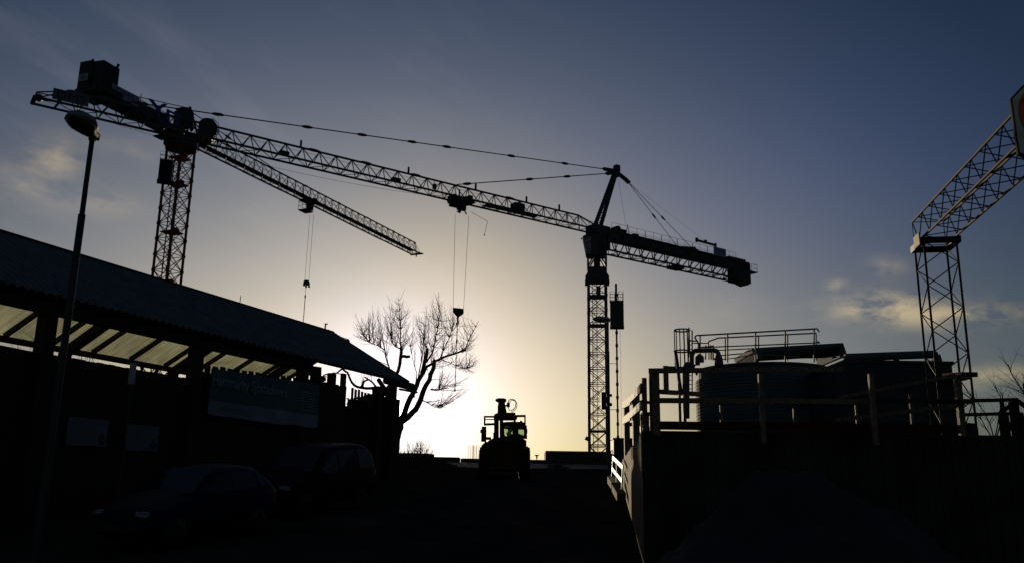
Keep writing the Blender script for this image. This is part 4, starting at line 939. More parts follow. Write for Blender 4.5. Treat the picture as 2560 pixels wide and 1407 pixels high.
a=P(1534,1096,57); b=P(1600,1100,57); mb=MB().box(((a.x+b.x)/2,58.2,(a.z+3.9)/2),(b.x-a.x,2.4,a.z-3.9)); mb.box(((a.x+b.x)/2,58.2,a.z+.03),(b.x-a.x+.1,2.5,.08)); mb.build('body','dark',ST)
mb=MB().path([P(1527,1131,58),P(1528,1125,58),P(1534,1124,58),P(1537,1126,58)],.03,6); mb.build('handle','black',ST)
# starter bars beyond the wall
RB=thing('rebar_cluster','thin steel starter bars standing up behind the low wall','rebar',P(1184,1145,75))
mb=MB()
for x in (1170.5,1173,1176.5,1181,1183,1184.5,1187,1190,1192,1195.5): q=P(x,1147,75); mb.tube(V((q.x,75+random.uniform(-.4,.4),4.4)),V((P(x+random.uniform(-.4,.4),1110,75).x,75,P(x,1110+random.uniform(0,3),75).z)),.016,4)
mb.build('bars','rope',RB)
q=P(1342,1148,110); t_=P(1342,1137,110); mb=MB().tube(V((t_.x,110,4.5)),V((t_.x,110,t_.z)),.06,6); mb.box(V((t_.x,110,t_.z)),(.5,.25,.12)); mb.box(V((t_.x,110,t_.z-.2)),(.2,.2,.25))
solo(mb,'distant_lamp','dark',(t_.x,110,4.7),'tiny distant lamp post just right of the loader','lamp post')
# ------------------------------------------------------------------ terrace and retaining wall on the right
def wx_(Y): return .108*Y+.70
ZT=3.93
Y0,Y1=17.0,41.0; YF=.03
def frontY(x): return Y0-.02*(x-wx_(Y0))
mb=MB(); nx=60
RW=thing('retaining_wall','long concrete retaining wall holding up the fenced terrace','wall',V((wx_(Y0)+6,Y0,gz(Y0))))
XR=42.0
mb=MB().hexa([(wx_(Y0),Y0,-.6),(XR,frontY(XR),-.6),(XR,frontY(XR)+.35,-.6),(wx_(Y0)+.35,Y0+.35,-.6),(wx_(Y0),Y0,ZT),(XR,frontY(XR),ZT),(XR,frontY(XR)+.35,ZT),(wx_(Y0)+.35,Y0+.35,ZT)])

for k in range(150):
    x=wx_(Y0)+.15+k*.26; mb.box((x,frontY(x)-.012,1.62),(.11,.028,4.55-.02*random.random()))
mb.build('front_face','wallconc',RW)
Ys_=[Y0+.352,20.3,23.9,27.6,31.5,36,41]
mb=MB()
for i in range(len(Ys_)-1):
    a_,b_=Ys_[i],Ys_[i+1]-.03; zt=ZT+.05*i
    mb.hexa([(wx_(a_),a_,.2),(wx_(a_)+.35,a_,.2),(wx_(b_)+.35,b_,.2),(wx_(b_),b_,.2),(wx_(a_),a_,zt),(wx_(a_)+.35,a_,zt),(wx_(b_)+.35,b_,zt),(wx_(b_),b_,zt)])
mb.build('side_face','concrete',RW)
def tzz(x,y): return ZT-.06+.04*mn.noise(V((x*.5,y*.5,2)))+.03*max(0,y-20)
mb=MB(); tx=[0,.05,.12,.22,.35,.5,.7,1]; ty=[Y0+.36,19,21,24,28,33,38,41,46,52,58]
for y in ty:
    xl=wx_(y)+.36
    for f in tx: x=lerp(xl,44,f); mb.v.append(V((x,y,tzz(x,y))))
for j in range(len(ty)-1):
    for i in range(len(tx)-1): a=j*len(tx)+i; mb.f.append((a,a+1,a+len(tx)+1,a+len(tx)))
tag(mb.build('terrace','ground',None,True),kind='structure')
# timber fence along the terrace edge
TF=thing('timber_fence','weathered timber post and rail fence along the terrace edge','fence',V((wx_(Y0)+4,Y0,ZT)))
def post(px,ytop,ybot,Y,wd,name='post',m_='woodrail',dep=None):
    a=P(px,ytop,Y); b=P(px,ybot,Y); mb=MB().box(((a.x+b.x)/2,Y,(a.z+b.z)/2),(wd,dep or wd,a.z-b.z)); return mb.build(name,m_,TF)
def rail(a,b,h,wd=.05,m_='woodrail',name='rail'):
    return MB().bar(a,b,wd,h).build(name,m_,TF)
Yf=16.86
# side row going back along the wall
post(1567.5,1001,1190,34.0,.21); post(1591,981,1195,25.0,.20); post(1611.5,944,1100,18.6,.10)
for (xa,ya,Ya),(xb,yb,Yb),h in (((1566,1013,33.8),(1589,1000,25.0),.24),((1588,999,24.8),(1622,968,17.6),.17),((1566,1052,33.8),(1589,1039,25),.24),((1588,1038,24.8),(1624,1010,17.6),.17)):
    rail(P(xa,ya,Ya)-V((.14,0,0)),P(xb,yb,Yb)-V((.14,0,0)),h,.05)
rail(P(1566,1060,34.2),P(1612,1060,32),.14); rail(P(1588,1003,25.3),P(1640,1006,24.5),.09,m_='wood')
MB().prism([P(1598,1004,25.4),P(1612,1004,25.4),P(1601,1020,25.4)],V((0,.05,0))).build('bracket','wood',TF)
# rear frame seen between the posts
for a,b,t_ in (((1606,1034),(1606,1120),.10),((1618,1036),(1618,1110),.07),((1604,1035),(1630,1033),.10)):
    MB().bar(P(*a,24),P(*b,24),.1,t_,V((0,1,0))).build('rear_frame','wood',TF)
mb=MB().tube(P(1612,1072,23.5)-V((.12,0,0)),P(1623,1072,23.5),.10,10); mb.build('reel','dark',TF)
# front row
post(1640,921,1088,Yf,.13); post(1627,924,1080,Yf+.12,.05)
rail(P(1621,926,Yf-.1),P(2105,922,Yf-.45),.095,.05)
post(1905,934,1110,Yf-.22,.085); post(2183,934,1112,Yf-.45,.085)
post(1699,921,1066,Yf-.03,.045); post(1711,930,1066,Yf-.03,.05)
rail(P(1648,978,Yf+.1),P(1760,985,Yf+1.2),.09); rail(P(1648,1000,Yf+.25),P(2180,1003,Yf-.3),.10)
rail(P(2100,992,Yf+.8),P(2390,938,Yf-1.3),.07); rail(P(2090,1049,Yf+.8),P(2392,1013,Yf-1.2),.08)
rail(P(2170,1000,Yf-.3),P(2430,1003,Yf-.5),.08,m_='wood')
for px,y0,y1 in ((1803,1012,1066),(1986,1020,1063),(2278,985,1066),(2142,1012,1062)): post(px,y0,y1,Yf+.9,.05,'stake')
post(1664,914,976,22.0,.13,'rear_post'); rail(P(1666,919,22),P(1712,920,22),.09,m_='wood',name='rear_rail')
mb=MB().bar(P(1634,1062,Yf+.3),P(2420,1072,Yf-.3),.03,.16); mb.build('kick_board','netting',TF)
post(2399,938,1090,Yf-.4,.10); rail(P(2375,938,Yf+.2),P(2424,935,Yf-.6),.09,.3,m_='wood')
MB().prism([P(2392,998,Yf-.6),P(2412,1000,Yf-.6),P(2414,1012,Yf-.6),P(2392,1016,Yf-.6)],V((0,.2,0))).build('bracket','wood',TF)
# cable and stake leaning on the fence
mb=MB().path([P(1688,875,Yf),P(1693,905,Yf-.02),P(1698,950,Yf-.02),P(1704,985,Yf-.02)],.035,6); solo(mb,'leaning_pole','wood',P(1704,1060,Yf),'short dark pole leaning on the fence in front of the ladder cage','pole')
# ------------------------------------------------------------------ tank with railings, ladder, pipes
YT=38.0; tl,tr=P(1741,960,YT),P(2070,960,YT); tcx=(tl.x+tr.x)/2; trd=(tr.x-tl.x)/2; ztp=P(1900,905,YT-2.5).z; zlo=tzz(tcx,YT)-.1
TK=thing('tank','corrugated round tank with railings and white pipes on top','tank',V((tcx,YT,zlo)))
mb=MB(); prof=[]; z=zlo
while z<ztp-.55: prof+=[(trd,z),(trd,z+.05),(trd-.018,z+.07),(trd-.018,z+.12)]; z+=.14
mb.lathe((tcx,YT,0),[(r,z) for r,z in prof],48); mb.build('shell','tank',TK)
mb=MB().lathe((tcx,YT,0),[(trd-.12,ztp-.62),(trd-.12,ztp-.1),(trd-.02,ztp-.08),(trd-.02,ztp),(trd-.6,ztp+.05),(.3,ztp+.12)],48); mb.build('lid','tank',TK,False)
def trail(pts_top,posts,mids,name,r=.035):
    mb=MB(); mb.path(pts_top,r,6)
    for a,b in posts: mb.tube(a,b,r,6)
    for a,b in mids: mb.tube(a,b,r*.8,6)
    return mb.build(name,'pipe',TK)
Ya=YT-1.9
trail([P(1748,876,Ya),P(1746,857,Ya),P(1737,843,Ya),P(1740,838,Ya),P(2043,821,Ya),P(2048,829,Ya)],[(P(x,838-(x-1740)*.056,Ya),P(x,905,Ya)) for x in (1750,1819,1889,1963,2035)],[(P(1750,868,Ya),P(2048,856,Ya)),(P(2043,852,Ya),P(2050,857,Ya))],'railing')
Yb=YT+1.6
trail([P(1771,872,Yb),P(1771,853,Yb),P(1796,844,Yb),P(2040,832,Yb)],[(P(x,844-(x-1796)*.05,Yb),P(x,900,Yb)) for x in (1813,1896,1969,2040)],[(P(1776,876,Yb),P(2040,862,Yb))],'railing')
trail([P(1800,888,Yb+.5),P(1868,882,Yb+.5)],[(P(x,884,Yb+.5),P(x,898,Yb+.5)) for x in (1865,1874)],[(P(1780,874,Yb),P(1780,898,Yb)),(P(1815,897,Yb+.5),P(1872,889,Yb+.5)),(P(1780,898,Yb),P(1815,897,Yb+.5)),(P(1800,888,Yb+.5),P(1800,900,Yb+.5)),(P(1780,895,Yb),P(1800,897,Yb+.5))],'railing',.03)
trail([P(1722,851,Ya),P(1745,852,Ya)],[(P(x,856 if x<1760 else 862,Ya),P(x,898,Ya)) for x in (1764,1772,1777,1783)],[(P(1731,857,Ya),P(1772,857,Ya)),(P(1743,868,Ya),P(1783,864,Ya)),(P(1740,873,Ya),P(1780,872,Ya))],'railing',.03)
mb=MB(); Yc=YT-1.5
cxp=P(1705,850,Yc); R_=P(1724,850,Yc).x-cxp.x; AX=(V((1,0,0)),V((0,1,0)))
for py in (825,877): c=P(1705,py,Yc); mb.ring(V((c.x,Yc,c.z)),R_,.035,AX,20,5)
for k in range(9):
    t=math.pi*(1.02+.98*k/8*1.35); x=cxp.x+math.cos(t)*R_; y=Yc+math.sin(t)*R_; mb.tube(V((x,y,P(1705,825,Yc).z)),V((x,y,P(1705,925,Yc).z)),.022,4)
for px in (1722,1730): mb.tube(P(px,818 if px<1725 else 825,Yc+.3),P(px,990,Yc+.3),.035,6)
for k in range(12): mb.tube(P(1722,850+k*11,Yc+.3),P(1730,850+k*11,Yc+.3),.018,4)
mb.build('ladder_cage','pipe',TK)
def elbow(pts,r,name='vent_pipe',m_='pipe'):
    mb=MB().path([P(*q,Ya+.2) for q in pts],r,10)
    for q in pts[1:-1]: mb.ell(P(*q,Ya+.2),(V((r,0,0)),V((0,r,0)),V((0,0,r))),10,6)
    return mb.build(name,m_,TK)
elbow([(1729,912),(1729,890),(1731,881),(1738,876),(1785,875),(1792,877),(1796,884),(1798,898)],.10)
elbow([(1744,912),(1744,894),(1749,889),(1754,893),(1754,905)],.10)
elbow([(1716,1045),(1716,915),(1718,911),(1724,912),(1736,918)],.13)
mb=MB(); mb.lathe(P(1797,900,Ya+.2),[(.19,-.2),(.17,.05),(.11,.25)],14); mb.build('pipe_cowl','pipe',TK)
# sloped cover on the tank top
a=P(1878,869,YT-.8); b=P(2108,856,YT-.8); c=P(2118,888,YT-.8); d=P(1892,893,YT-.8)
mb=MB().prism([a,b,P(2106,866,YT-.8),P(1882,880,YT-.8)],V((0,3.0,0))); mb.prism([P(1882,880,YT-.75),P(1896,882,YT-.75),P(1908,897,YT-.75),P(1896,897,YT-.75)],V((0,2.8,0))); mb.prism([P(2098,862,YT-.75),P(2108,857,YT-.75),P(2119,889,YT-.75),P(2100,893,YT-.75)],V((0,2.9,0)))
mb.prism([P(1890,880,YT+.9),P(2106,866,YT+.9),P(2112,892,YT+.9),P(1900,897,YT+.9)],V((0,.1,0))); mb.build('cover','tank',TK)
mb=MB().prism([P(1892,874,YT-1.1),P(1908,873,YT-1.1),P(1908,895,YT-1.1),P(1894,895,YT-1.1)],V((0,.3,0))); mb.bar(P(1910,886,YT-1.0),P(2000,891,YT-1.0),.08,.07); mb.build('cover_panel','tank',TK)
# dark plant building behind the gantry column
YB=31.0; a=P(2112,905,YB); b=P(2378,897,YB); zb0=tzz(14,YB)-.2
PB=thing('plant_building','dark flat roofed plant building with a long duct on its roof','building',V(((a.x+b.x)/2,YB,zb0)))
MB().box(((a.x+b.x)/2,YB+2,(a.z+zb0)/2),(b.x-a.x,4,a.z-zb0)).build('wall','dark',PB)
mb=MB().box(((a.x+b.x)/2,YB+2,a.z+.03),(b.x-a.x+.12,4.12,.12)); mb.box(((a.x+b.x)/2+1.5,YB+2.8,a.z+.18),(.4,.4,.3)); mb.build('roof','dark',PB)
q0=P(2112,893,YB+.5); q1=P(2330,885,YB+.5); mb=MB().tube(q0,q1,.145,14); mb.ell(q1,(V((.15,0,0)),V((0,.15,0)),V((0,0,.15)))); mb.path([q1,q1+V((.16,0,-.02)),q1+V((.22,0,-.3))],.13,12)
for px in (2170,2240,2336): c_=P(px,893,YB+.5); mb.box((c_.x,YB+.5,a.z+.1),(.1,.3,.3))
mb.build('duct','tank',PB)
mb=MB().box(P(2392,940,YB-.5)+V((0,1,-.02)),(.9,2.2,.14)); mb.build('canopy','dark',PB)
mb=MB().box((P(2389,1000,YB).x,YB+1.2,(P(2389,945,YB).z+zb0)/2),(.35,1.6,P(2389,945,YB).z-zb0)); mb.build('porch_wall','dark',PB)
# ------------------------------------------------------------------ lattice sign gantry
GC=V((10.50,21.0,0)); a9=math.radians(9.3); g1=V((math.sin(a9),math.cos(a9),0)); g2=V((g1.y,-g1.x,0)); hw=.375
def G(a,b,z): return V((GC.x,GC.y,z))+g1*a+g2*b
zG0=tzz(10.5,21)-.02; zG1=P(2338,612,21).z; zG2=zG1+.62
GA=thing('sign_gantry','galvanised lattice gantry with square column and beam reaching overhead','gantry',G(0,0,zG0))
cr=[(G(a*hw,b*hw,zG0),G(a*hw,b*hw,zG1)) for a,b in ((-1,-1),(-1,1),(1,1),(1,-1))]
mb=MB()
for a,b in cr: mb.tube(a,b,.028,8)
nb=9
for i,j,ph in ((0,1,0),(1,2,1),(2,3,0),(3,0,1)):
    for k in range(nb):
        f0=k/nb; f1=(k+1)/nb; A_,B_=(cr[i],cr[j]) if (k+ph)%2 else (cr[j],cr[i])
        mb.tube(lerp(*A_,f0),lerp(*B_,f1),.014,5)
for k in (0,nb): 
    for i in range(4): mb.tube(lerp(*cr[i],k/nb),lerp(*cr[(i+1)%4],k/nb),.018,5)
for a,b in cr: mb.box(a+UP*.01,(.22,.22,.025),(g1,g2,UP))
mb.build('column','gantry',GA)
mb=MB()
for s_ in (-1,1): mb.bar(G(-.5,s_*.42,zG1),G(.5,s_*.42,zG1),.06,.16); mb.bar(G(s_*.44,-.42,zG1-.003),G(s_*.44,.42,zG1-.003),.06,.15)
mb.build('collar','black',GA)
mb=MB().box(G(-.28,-.50,zG1+.03),(.46,.03,.30),(g1,g2,UP)); mb.build('plate','plate',GA)
sB=18.0; z0b,z1b=zG1+.10,zG1+.72
br=[(G(.40,-hw,z0b),G(-sB,-hw,z0b)),(G(.40,hw,z0b),G(-sB,hw,z0b)),(G(.40,hw,z1b),G(-sB,hw,z1b)),(G(.40,-hw,z1b),G(-sB,-hw,z1b))]
mb=MB()
for a,b in br: mb.tube(a,b,.030,8)
nb=21
for i,j,ph in ((0,1,0),(1,2,1),(2,3,0),(3,0,1)):
    for k in range(nb):
        f0=k/nb; f1=(k+1)/nb; A_,B_=br[i],br[j]
        fm=(f0+f1)/2; mb.tube(lerp(*A_,f0),lerp(*B_,fm),.013,5); mb.tube(lerp(*B_,fm),lerp(*A_,f1),.013,5)
        if k%1==0: mb.tube(lerp(*A_,f0),lerp(*B_,f0),.011,5) if k in (0,nb//2) else None
mb.build('beam','gantry',GA)
# octagonal sign hung on the beam
Yo=14.3; e=[P(x,y,Yo) for x,y in ((2528,246),(2561,211),(2640,180),(2700,205),(2722,300),(2690,372),(2600,405),(2548,386))]
nrm=V((.18,-1,0)).normalized()
SG=thing('hanging_sign','pale angular sign with dark rim and orange ring hung on the gantry beam','sign',sum(e,V((0,0,0)))/8)
MB().prism([q+V((0,.03,0)) for q in e],V((0,.05,0))).build('rim','black',SG)
cen=sum(e,V((0,0,0)))/8
MB().prism([lerp(cen,q,.955) for q in e],V((0,.03,0))).build('face','panel',SG)
mb=MB(); ax=(V((1,0,0)),UP); rr=P(2548,300,Yo); ro=cen.x-rr.x; n=40
for rad_in,rad_out,zo in ((ro*.80,ro,-.004),):
    for i in range(n+1):
        t=2*math.pi*i/n
        for r_ in (rad_in,rad_out): mb.v.append(cen+ax[0]*(math.cos(t)*r_)+ax[1]*(math.sin(t)*r_*1.12)+V((0,zo,0)))
    for i in range(n): mb.f.append((2*i,2*i+1,2*i+3,2*i+2))
mb.build('ring','orange',SG)
mb=MB()
for s_ in (-.3,.3): mb.tube(cen+V((s_,.05,.1)),cen+V((s_,.5,.1)),.03,6)
mb.build('bracket','black',SG)
# ------------------------------------------------------------------ timber stair railing far right
YS=25.0; q=P(2480,1085,YS); SR=thing('stair_railing','dark timber stair railing at the far right behind the gantry','railing',V((q.x,YS,tzz(q.x,YS))))
for a,b,t_,nm_ in (((2404,1001),(2544,998),.10,'handrail'),((2404,1036),(2544,1032),.09,'handrail'),((2542,999),(2600,1044),.09,'handrail'),((2542,1030),(2600,1074),.09,'handrail'),((2500,1032),(2540,1002),.10,'brace'),((2540,1060),(2600,1100),.09,'brace'),((2506,1040),(2542,1084),.09,'brace')):
    MB().bar(P(*a,YS),P(*b,YS),.1,t_,V((0,1,0)) if abs(a[1]-b[1])>20 else UP).build(nm_,'wood',SR)
for px,y0,y1,t_ in ((2509,1000,1100,.08),(2533,1004,1100,.13),(2546,1000,1095,.07),(2518,1032,1100,.10),(2504,1036,1100,.09),(2556,1030,1100,.08)):
    a=P(px,y0,YS); b=P(px+2,y1+8,YS); MB().box(((a.x+b.x)/2,YS,(a.z+b.z)/2),(t_,.1,a.z-b.z)).build('baluster','wood',SR)
# barrel by the gantry foot
q=P(2418,1082,22.5); mb=MB().lathe((q.x,22.5,tzz(q.x,22.5)-.05),[(.24,0),(.26,.05),(.26,.62),(.20,.72),(.08,.74)],18); solo(mb,'barrel','dark',(q.x,22.5,tzz(q.x,22.5)-.05),'dark barrel standing at the foot of the gantry column','barrel')
# ------------------------------------------------------------------ traffic barrier
TB=thing('traffic_barrier','white barrier with dark blocks along its top board, on long concrete foot blocks','barrier',V((P(1540,1240,32).x,32,gz(32))))
def bb(a,b,h,name,m_,wd=.04): return MB().bar(a,b,wd,h).build(name,m_,TB)
e0=(30.0,36.5); 
def tbp(px,py,Y): return P(px,py,Y)
A0,A1=tbp(1557.5,1167,30.0),tbp(1532.5,1143,36.5); mid=lerp(A0,A1,.55)
bb(A0,A1,.15,'top_board','white'); B0,B1=tbp(1556,1202,30.0),tbp(1531,1171,36.5); bb(B0,B1,.15,'lower_board','white')
for f,w_ in ((.22,.13),(.70,.13)):
    c=lerp(A0,A1,f); c2_=lerp(A0,A1,f+w_); bb(c-V((.008,0,0)),c2_-V((.008,0,0)),.09,'dark_block','redstripe',.045)
for (x0,y0,x1,y1,Y) in ((1557,1163,1554,1222,30.0),(1542,1155,1541,1213,33.2),(1532.5,1140,1529,1196,36.5)): MB().tube(P(x0,y0,Y),P(x1,y1,Y),.022,6).build('leg','galv',TB)
for (xa,ya,Ya_),(xb,yb,Yb_) in (((1546,1240,30.0),(1533,1217,33.0)),((1531.5,1212,33.3),(1521.5,1197,36.6))):
    a=P(xa,ya,Ya_); b=P(xb,yb,Yb_); MB().bar(a+V((.1,0,-.02)),b+V((.1,0,-.02)),.3,.26).build('foot_block','concrete',TB)
# gravel heap in front of the wall
mb=MB(); n=40; hx=P(2030,1180,14.0).x
for j in range(n+1):
    for i in range(n+1):
        x=(i/n-.5)*2; y=(j/n-.5)*2; r=math.hypot(x,y); h=(max(0,1-r*r))**1.3*1.85*(1-.12*x)
        X_=hx+x*3.1; Y_=14.0+y*2.9; mb.v.append(V((X_,Y_,gz(Y_)-.12+h*(1+.38*mn.noise(V((X_*.8,Y_*.8,0))))+(.16*mn.noise(V((X_*2.2,Y_*2.2,1)))+.09*mn.noise(V((X_*6,Y_*6,4))))*min(1,h*3))))
for j in range(n):
    for i in range(n): a=j*(n+1)+i; mb.f.append((a,a+1,a+n+2,a+n+1))
solo(mb,'gravel_heap','gravelheap',(hx,14,gz(14)),'low heap of dark gravel in front of the retaining wall','heap',None,True)
# ------------------------------------------------------------------ trees and shrubs
class Tree:
    def __init__(s,Y): s.Y=Y; s.trunk=MB(); s.tw=MB(); s.n=0
    def pts(s,pl,dy0=0.,dy1=0.): return [P(x,y,s.Y)+V((0,lerp(dy0,dy1,i/max(1,len(pl)-1)),0)) for i,(x,y) in enumerate(pl)]
    def limb(s,pl,r0,r1,dy0=0.,dy1=0.,cap=False):
        p=s.pts(pl,dy0,dy1); k=len(p)-1
        q=[p[0]]
        for i in range(k):
            for f in (.5,1): q.append(lerp(p[i],p[i+1],f)+V((random.uniform(-1,1),random.uniform(-1,1),random.uniform(-1,1)))*min(.05,r0*.35)*(f<1))
        for i in range(len(q)-1):
            a=r0+(r1-r0)*i/(len(q)-1); b=r0+(r1-r0)*(i+1)/(len(q)-1); s.trunk.tube(q[i],q[i+1],a,9,b)
            s.trunk.ell(q[i+1],(V((b*1.04,0,0)),V((0,b*1.04,0)),V((0,0,b*1.04))),8,6)
        return q
    def twig(s,p,d,L,r,lv,up=.3):
        if s.n>26000: return
        n=max(3,int(L/.22)); cur=p; dd=d.normalized(); seg=L/n
        for i in range(n):
            s.n+=1
            dd=(dd+V((random.gauss(0,.09),random.gauss(0,.09),random.gauss(0,.05)+up*.10))).normalized(); nx_=cur+dd*seg
            ra=r*(1-.75*i/n); rb=r*(1-.75*(i+1)/n); s.tw.tube(cur,nx_,ra,4,rb); cur=nx_
            if lv>0 and i>0 and random.random()<.62:
                x,y=frame(dd); t=random.uniform(0,6.28); sd=(x*math.cos(t)+y*math.sin(t)); s.twig(cur,(dd*.8+sd*random.uniform(.5,.9)),L*random.uniform(.25,.5)*(1-.4*i/n),rb*.7,lv-1,up)
    def spray(s,q,n,L0,L1,r,lv,dirs,spread=.45,i0=0.):
        for _ in range(n):
            f=random.uniform(i0,1)*(len(q)-1); i=min(int(f),len(q)-2); p=lerp(q[i],q[i+1],f-i); b=V(random.choice(dirs))
            s.twig(p,b+V((random.gauss(0,spread),random.gauss(0,spread),random.gauss(0,spread*.6))),random.uniform(L0,L1),r*random.uniform(.7,1.2),lv)
    def done(s,name,label,base,cat='tree'):
        T=thing(name,label,cat,base); 
        if s.trunk.v: s.trunk.build('trunk' if cat=='tree' else 'stems','bark',T,True)
        if s.tw.v: s.tw.build('crown' if cat=='tree' else 'twigs','twig',T)
        return T
t=Tree(46.0); U_=(0,0,1)
tk=t.limb([(978,1185),(984,1120),(991,1080),(998,1055)],.34,.25)
A_=t.limb([(998,1055),(1020,1043),(1040,1024),(1053,1000),(1062,975),(1076,952),(1086,925),(1089,908)],.17,.10,0,-.8)
B_=t.limb([(1000,1053),(1013,1024),(1026,990),(1040,962),(1052,935),(1059,900),(1065,869)],.17,.085,0,.6)
D_=t.limb([(1048,945),(1066,915),(1090,902),(1120,890),(1150,882),(1163,880)],.085,.04,.3,-.6)
D2=t.limb([(1163,880),(1172,856),(1184,832),(1197,808)],.03,.012,-.6,-.6)
E_=t.limb([(1066,905),(1080,880),(1086,850),(1092,815),(1097,775)],.05,.015,0,.8)
F_=t.limb([(984,1120),(971,1060),(970,1000),(976,968),(985,950),(994,925),(1000,892),(1002,868)],.10,.085,.2,.2); t.limb([(998,892),(1010,888),(1021,889)],.085,.08,.2,.2)
H_=t.limb([(1078,974),(1090,976),(1099,976),(1101,966)],.05,.04,-.3,-.5)
G_=t.limb([(1001,870),(988,864),(978,852),(974,835)],.035,.02,.2,.5); G2=t.limb([(1001,868),(999,820),(997,775),(995,742)],.028,.008,.2,.3)
J_=t.limb([(990,960),(975,930),(962,890),(958,870),(940,858),(918,848),(900,828)],.05,.015,.2,.9)
K_=t.limb([(1040,965),(1046,920),(1052,880),(1056,830),(1062,780)],.04,.012,.4,1.2)
L_2=t.limb([(1098,905),(1110,880),(1126,850),(1138,820)],.035,.012,-.4,-1)
M_=t.limb([(1056,1000),(1072,1008),(1088,1018),(1102,1022)],.035,.012,-.2,-.6)
P_=t.limb([(1100,900),(1130,912),(1160,925),(1175,925)],.025,.01,-.5,-1)
R_2=t.limb([(1034,992),(1040,930),(1030,900),(1022,860)],.03,.012,.3,.8)
for pl in ([(970,1000),(962,984),(940,968),(925,950),(905,936)],[(955,985),(925,966),(900,965),(880,958),(868,940),(862,925),(848,915),(835,925),(800,930)],[(900,964),(904,948),(915,942)]): q=t.limb(pl,.085,.04,.5,1.0); t.spray(q,9,.4,1.2,.012,1,[U_],.5)
sdv=[(-.25,0,1),(.1,0,1),(.3,0,1)]
for q,n,L0,L1,ds in ((A_,13,.9,2.4,[(.5,0,.7),(.8,0,.3)]),(B_,22,1.0,2.6,[(-.15,0,1),(.2,0,1)]),(D_,34,.7,1.8,[(.4,0,1),(.6,0,.5),(.1,0,1)]),(D2,16,.4,.9,[(.5,0,.8),(-.2,0,1),(.7,0,.3)]),(E_,24,.7,1.6,[(.2,0,1),(-.3,0,1),(.5,0,.8)]),
                     (F_,8,1.2,2.4,[(-.2,0,1),(.1,0,1)]),(G_,14,1.0,2.0,[(-.25,0,1),(-.5,0,.8)]),(G2,22,.4,1.2,[(-.4,0,1),(.4,0,1)]),(J_,30,.7,1.6,[(-.3,0,1),(-.6,0,.7)]),(K_,24,.6,1.5,[(.2,0,1),(-.3,0,1)]),
                     (L_2,24,.6,1.4,[(.4,0,1),(0,0,1)]),(M_,14,.5,1.5,[(.8,0,.1),(.7,0,-.3),(.6,0,.4)]),(P_,22,.4,1.1,[(.8,0,.2),(.6,0,.6),(.7,0,-.4)]),(H_,9,.4,1.0,[(.6,0,.5)]),(R_2,16,.7,1.6,[(-.2,0,1),(.2,0,1)])):
    t.spray(q,max(2,n//5),L0*.8,L1*.8,.012,1,ds,.45)

def fill(t,starts,poly,n,rz=1.6):
    xs_=[x for x,y in poly]; ys_=[y for x,y in poly]; k=0; used=[]
    while k<n:
        px,py=random.uniform(min(xs_),max(xs_)),random.uniform(min(ys_),max(ys_)); c=False
        for i in range(len(poly)):
            (x1,y1),(x2,y2)=poly[i],poly[(i+1)%len(poly)]
            if (y1>py)!=(y2>py) and px<(x2-x1)*(py-y1)/(y2-y1)+x1: c=not c
        if not c or any((px-a)**2+(py-b)**2<36 for a,b in used[-400:]): continue
        used.append((px,py)); k+=1
        T=P(px,py,t.Y)+V((0,random.uniform(-rz,rz),0))
        S_=min(starts,key=lambda q:(q-T).length+.9*abs(q.x-T.x)+max(0,q.z-T.z+.15)*5+random.uniform(0,2.4))
        d=T-S_; Cc=S_+d*.5+V((d.x*.16+random.gauss(0,.06),d.y*.1,-abs(d.x)*.06)); m=max(5,int(d.length/.2)); prev=S_
        r0_=.007+.004*min(d.length,2.5)
        for i in range(1,m+1):
            f=i/m; q=S_*(1-f)**2+Cc*2*f*(1-f)+T*f*f+V((random.gauss(0,.012),random.gauss(0,.012),random.gauss(0,.012)))
            ra=r0_*(1-.72*(i-1)/m); rb=r0_*(1-.72*i/m); t.tw.tube(prev,q,ra,4,rb)
            if i>m*.35 and random.random()<.75:
                dd=(q-prev).normalized(); x,y=frame(dd); an=random.uniform(0,6.28); sd=x*math.cos(an)+y*math.sin(an)*.6
                L=random.uniform(.2,.62)*(1.15-.5*f); e=q; vv=(dd*.75+sd*.62+UP*.12).normalized()
                for j in range(3):
                    e2=e+vv*L/3; t.tw.tube(e,e2,rb*.75*(1-.25*j),4,rb*.75*(.75-.25*j)); e=e2; vv=(vv+UP*.10+V((random.gauss(0,.07),0,random.gauss(0,.05)))).normalized()
            prev=q
starts=[]
for q in (A_,B_,D_,D2,E_,F_,G_,G2,J_,K_,L_2,M_,P_,R_2,H_): starts+=q[2:]
fill(t,starts,[(884,850),(890,800),(925,775),(962,770),(990,742),(1020,765),(1045,790),(1070,770),(1095,735),(1118,770),(1150,778),(1175,800),(1195,812),(1188,850),(1196,900),(1172,925),(1130,935),(1100,950),(1085,900),(1060,860),(1020,850),(1000,860),(985,850),(950,850),(915,845)],560)
fill(t,sum([q[1:] for q in (M_,P_,H_)],[]),[(1100,960),(1150,940),(1190,925),(1165,975),(1130,1005),(1100,1030),(1080,1020)],60)
print('twigs',t.n)
t.done('bare_tree','bare pollarded tree in front of the low sun beside the shed end','%s'%'' and 0 or P(980,1180,46.0))
t=Tree(30.0)
q=t.limb([(2600,1100),(2590,1040),(2572,990),(2560,960)],.10,.05); q2=t.limb([(2580,1010),(2560,970),(2545,935),(2540,905)],.03,.012,0,.5); q3=t.limb([(2590,1040),(2600,980),(2610,920)],.06,.02)
t.spray(q,26,.5,1.3,.012,2,[(-.6,0,.8),(-.3,0,1),(-.8,0,.3)],.3); t.spray(q2,20,.3,.9,.010,1,[(-.5,0,.8),(-.1,0,1)],.3); t.spray(q3,16,.5,1.2,.012,2,[(-.3,0,1),(-.7,0,.6)],.3)
t.done('bare_tree','bare tree leaning in from the right picture edge','%s'%'' and 0 or P(2600,1105,30.0))
t=Tree(27.0)
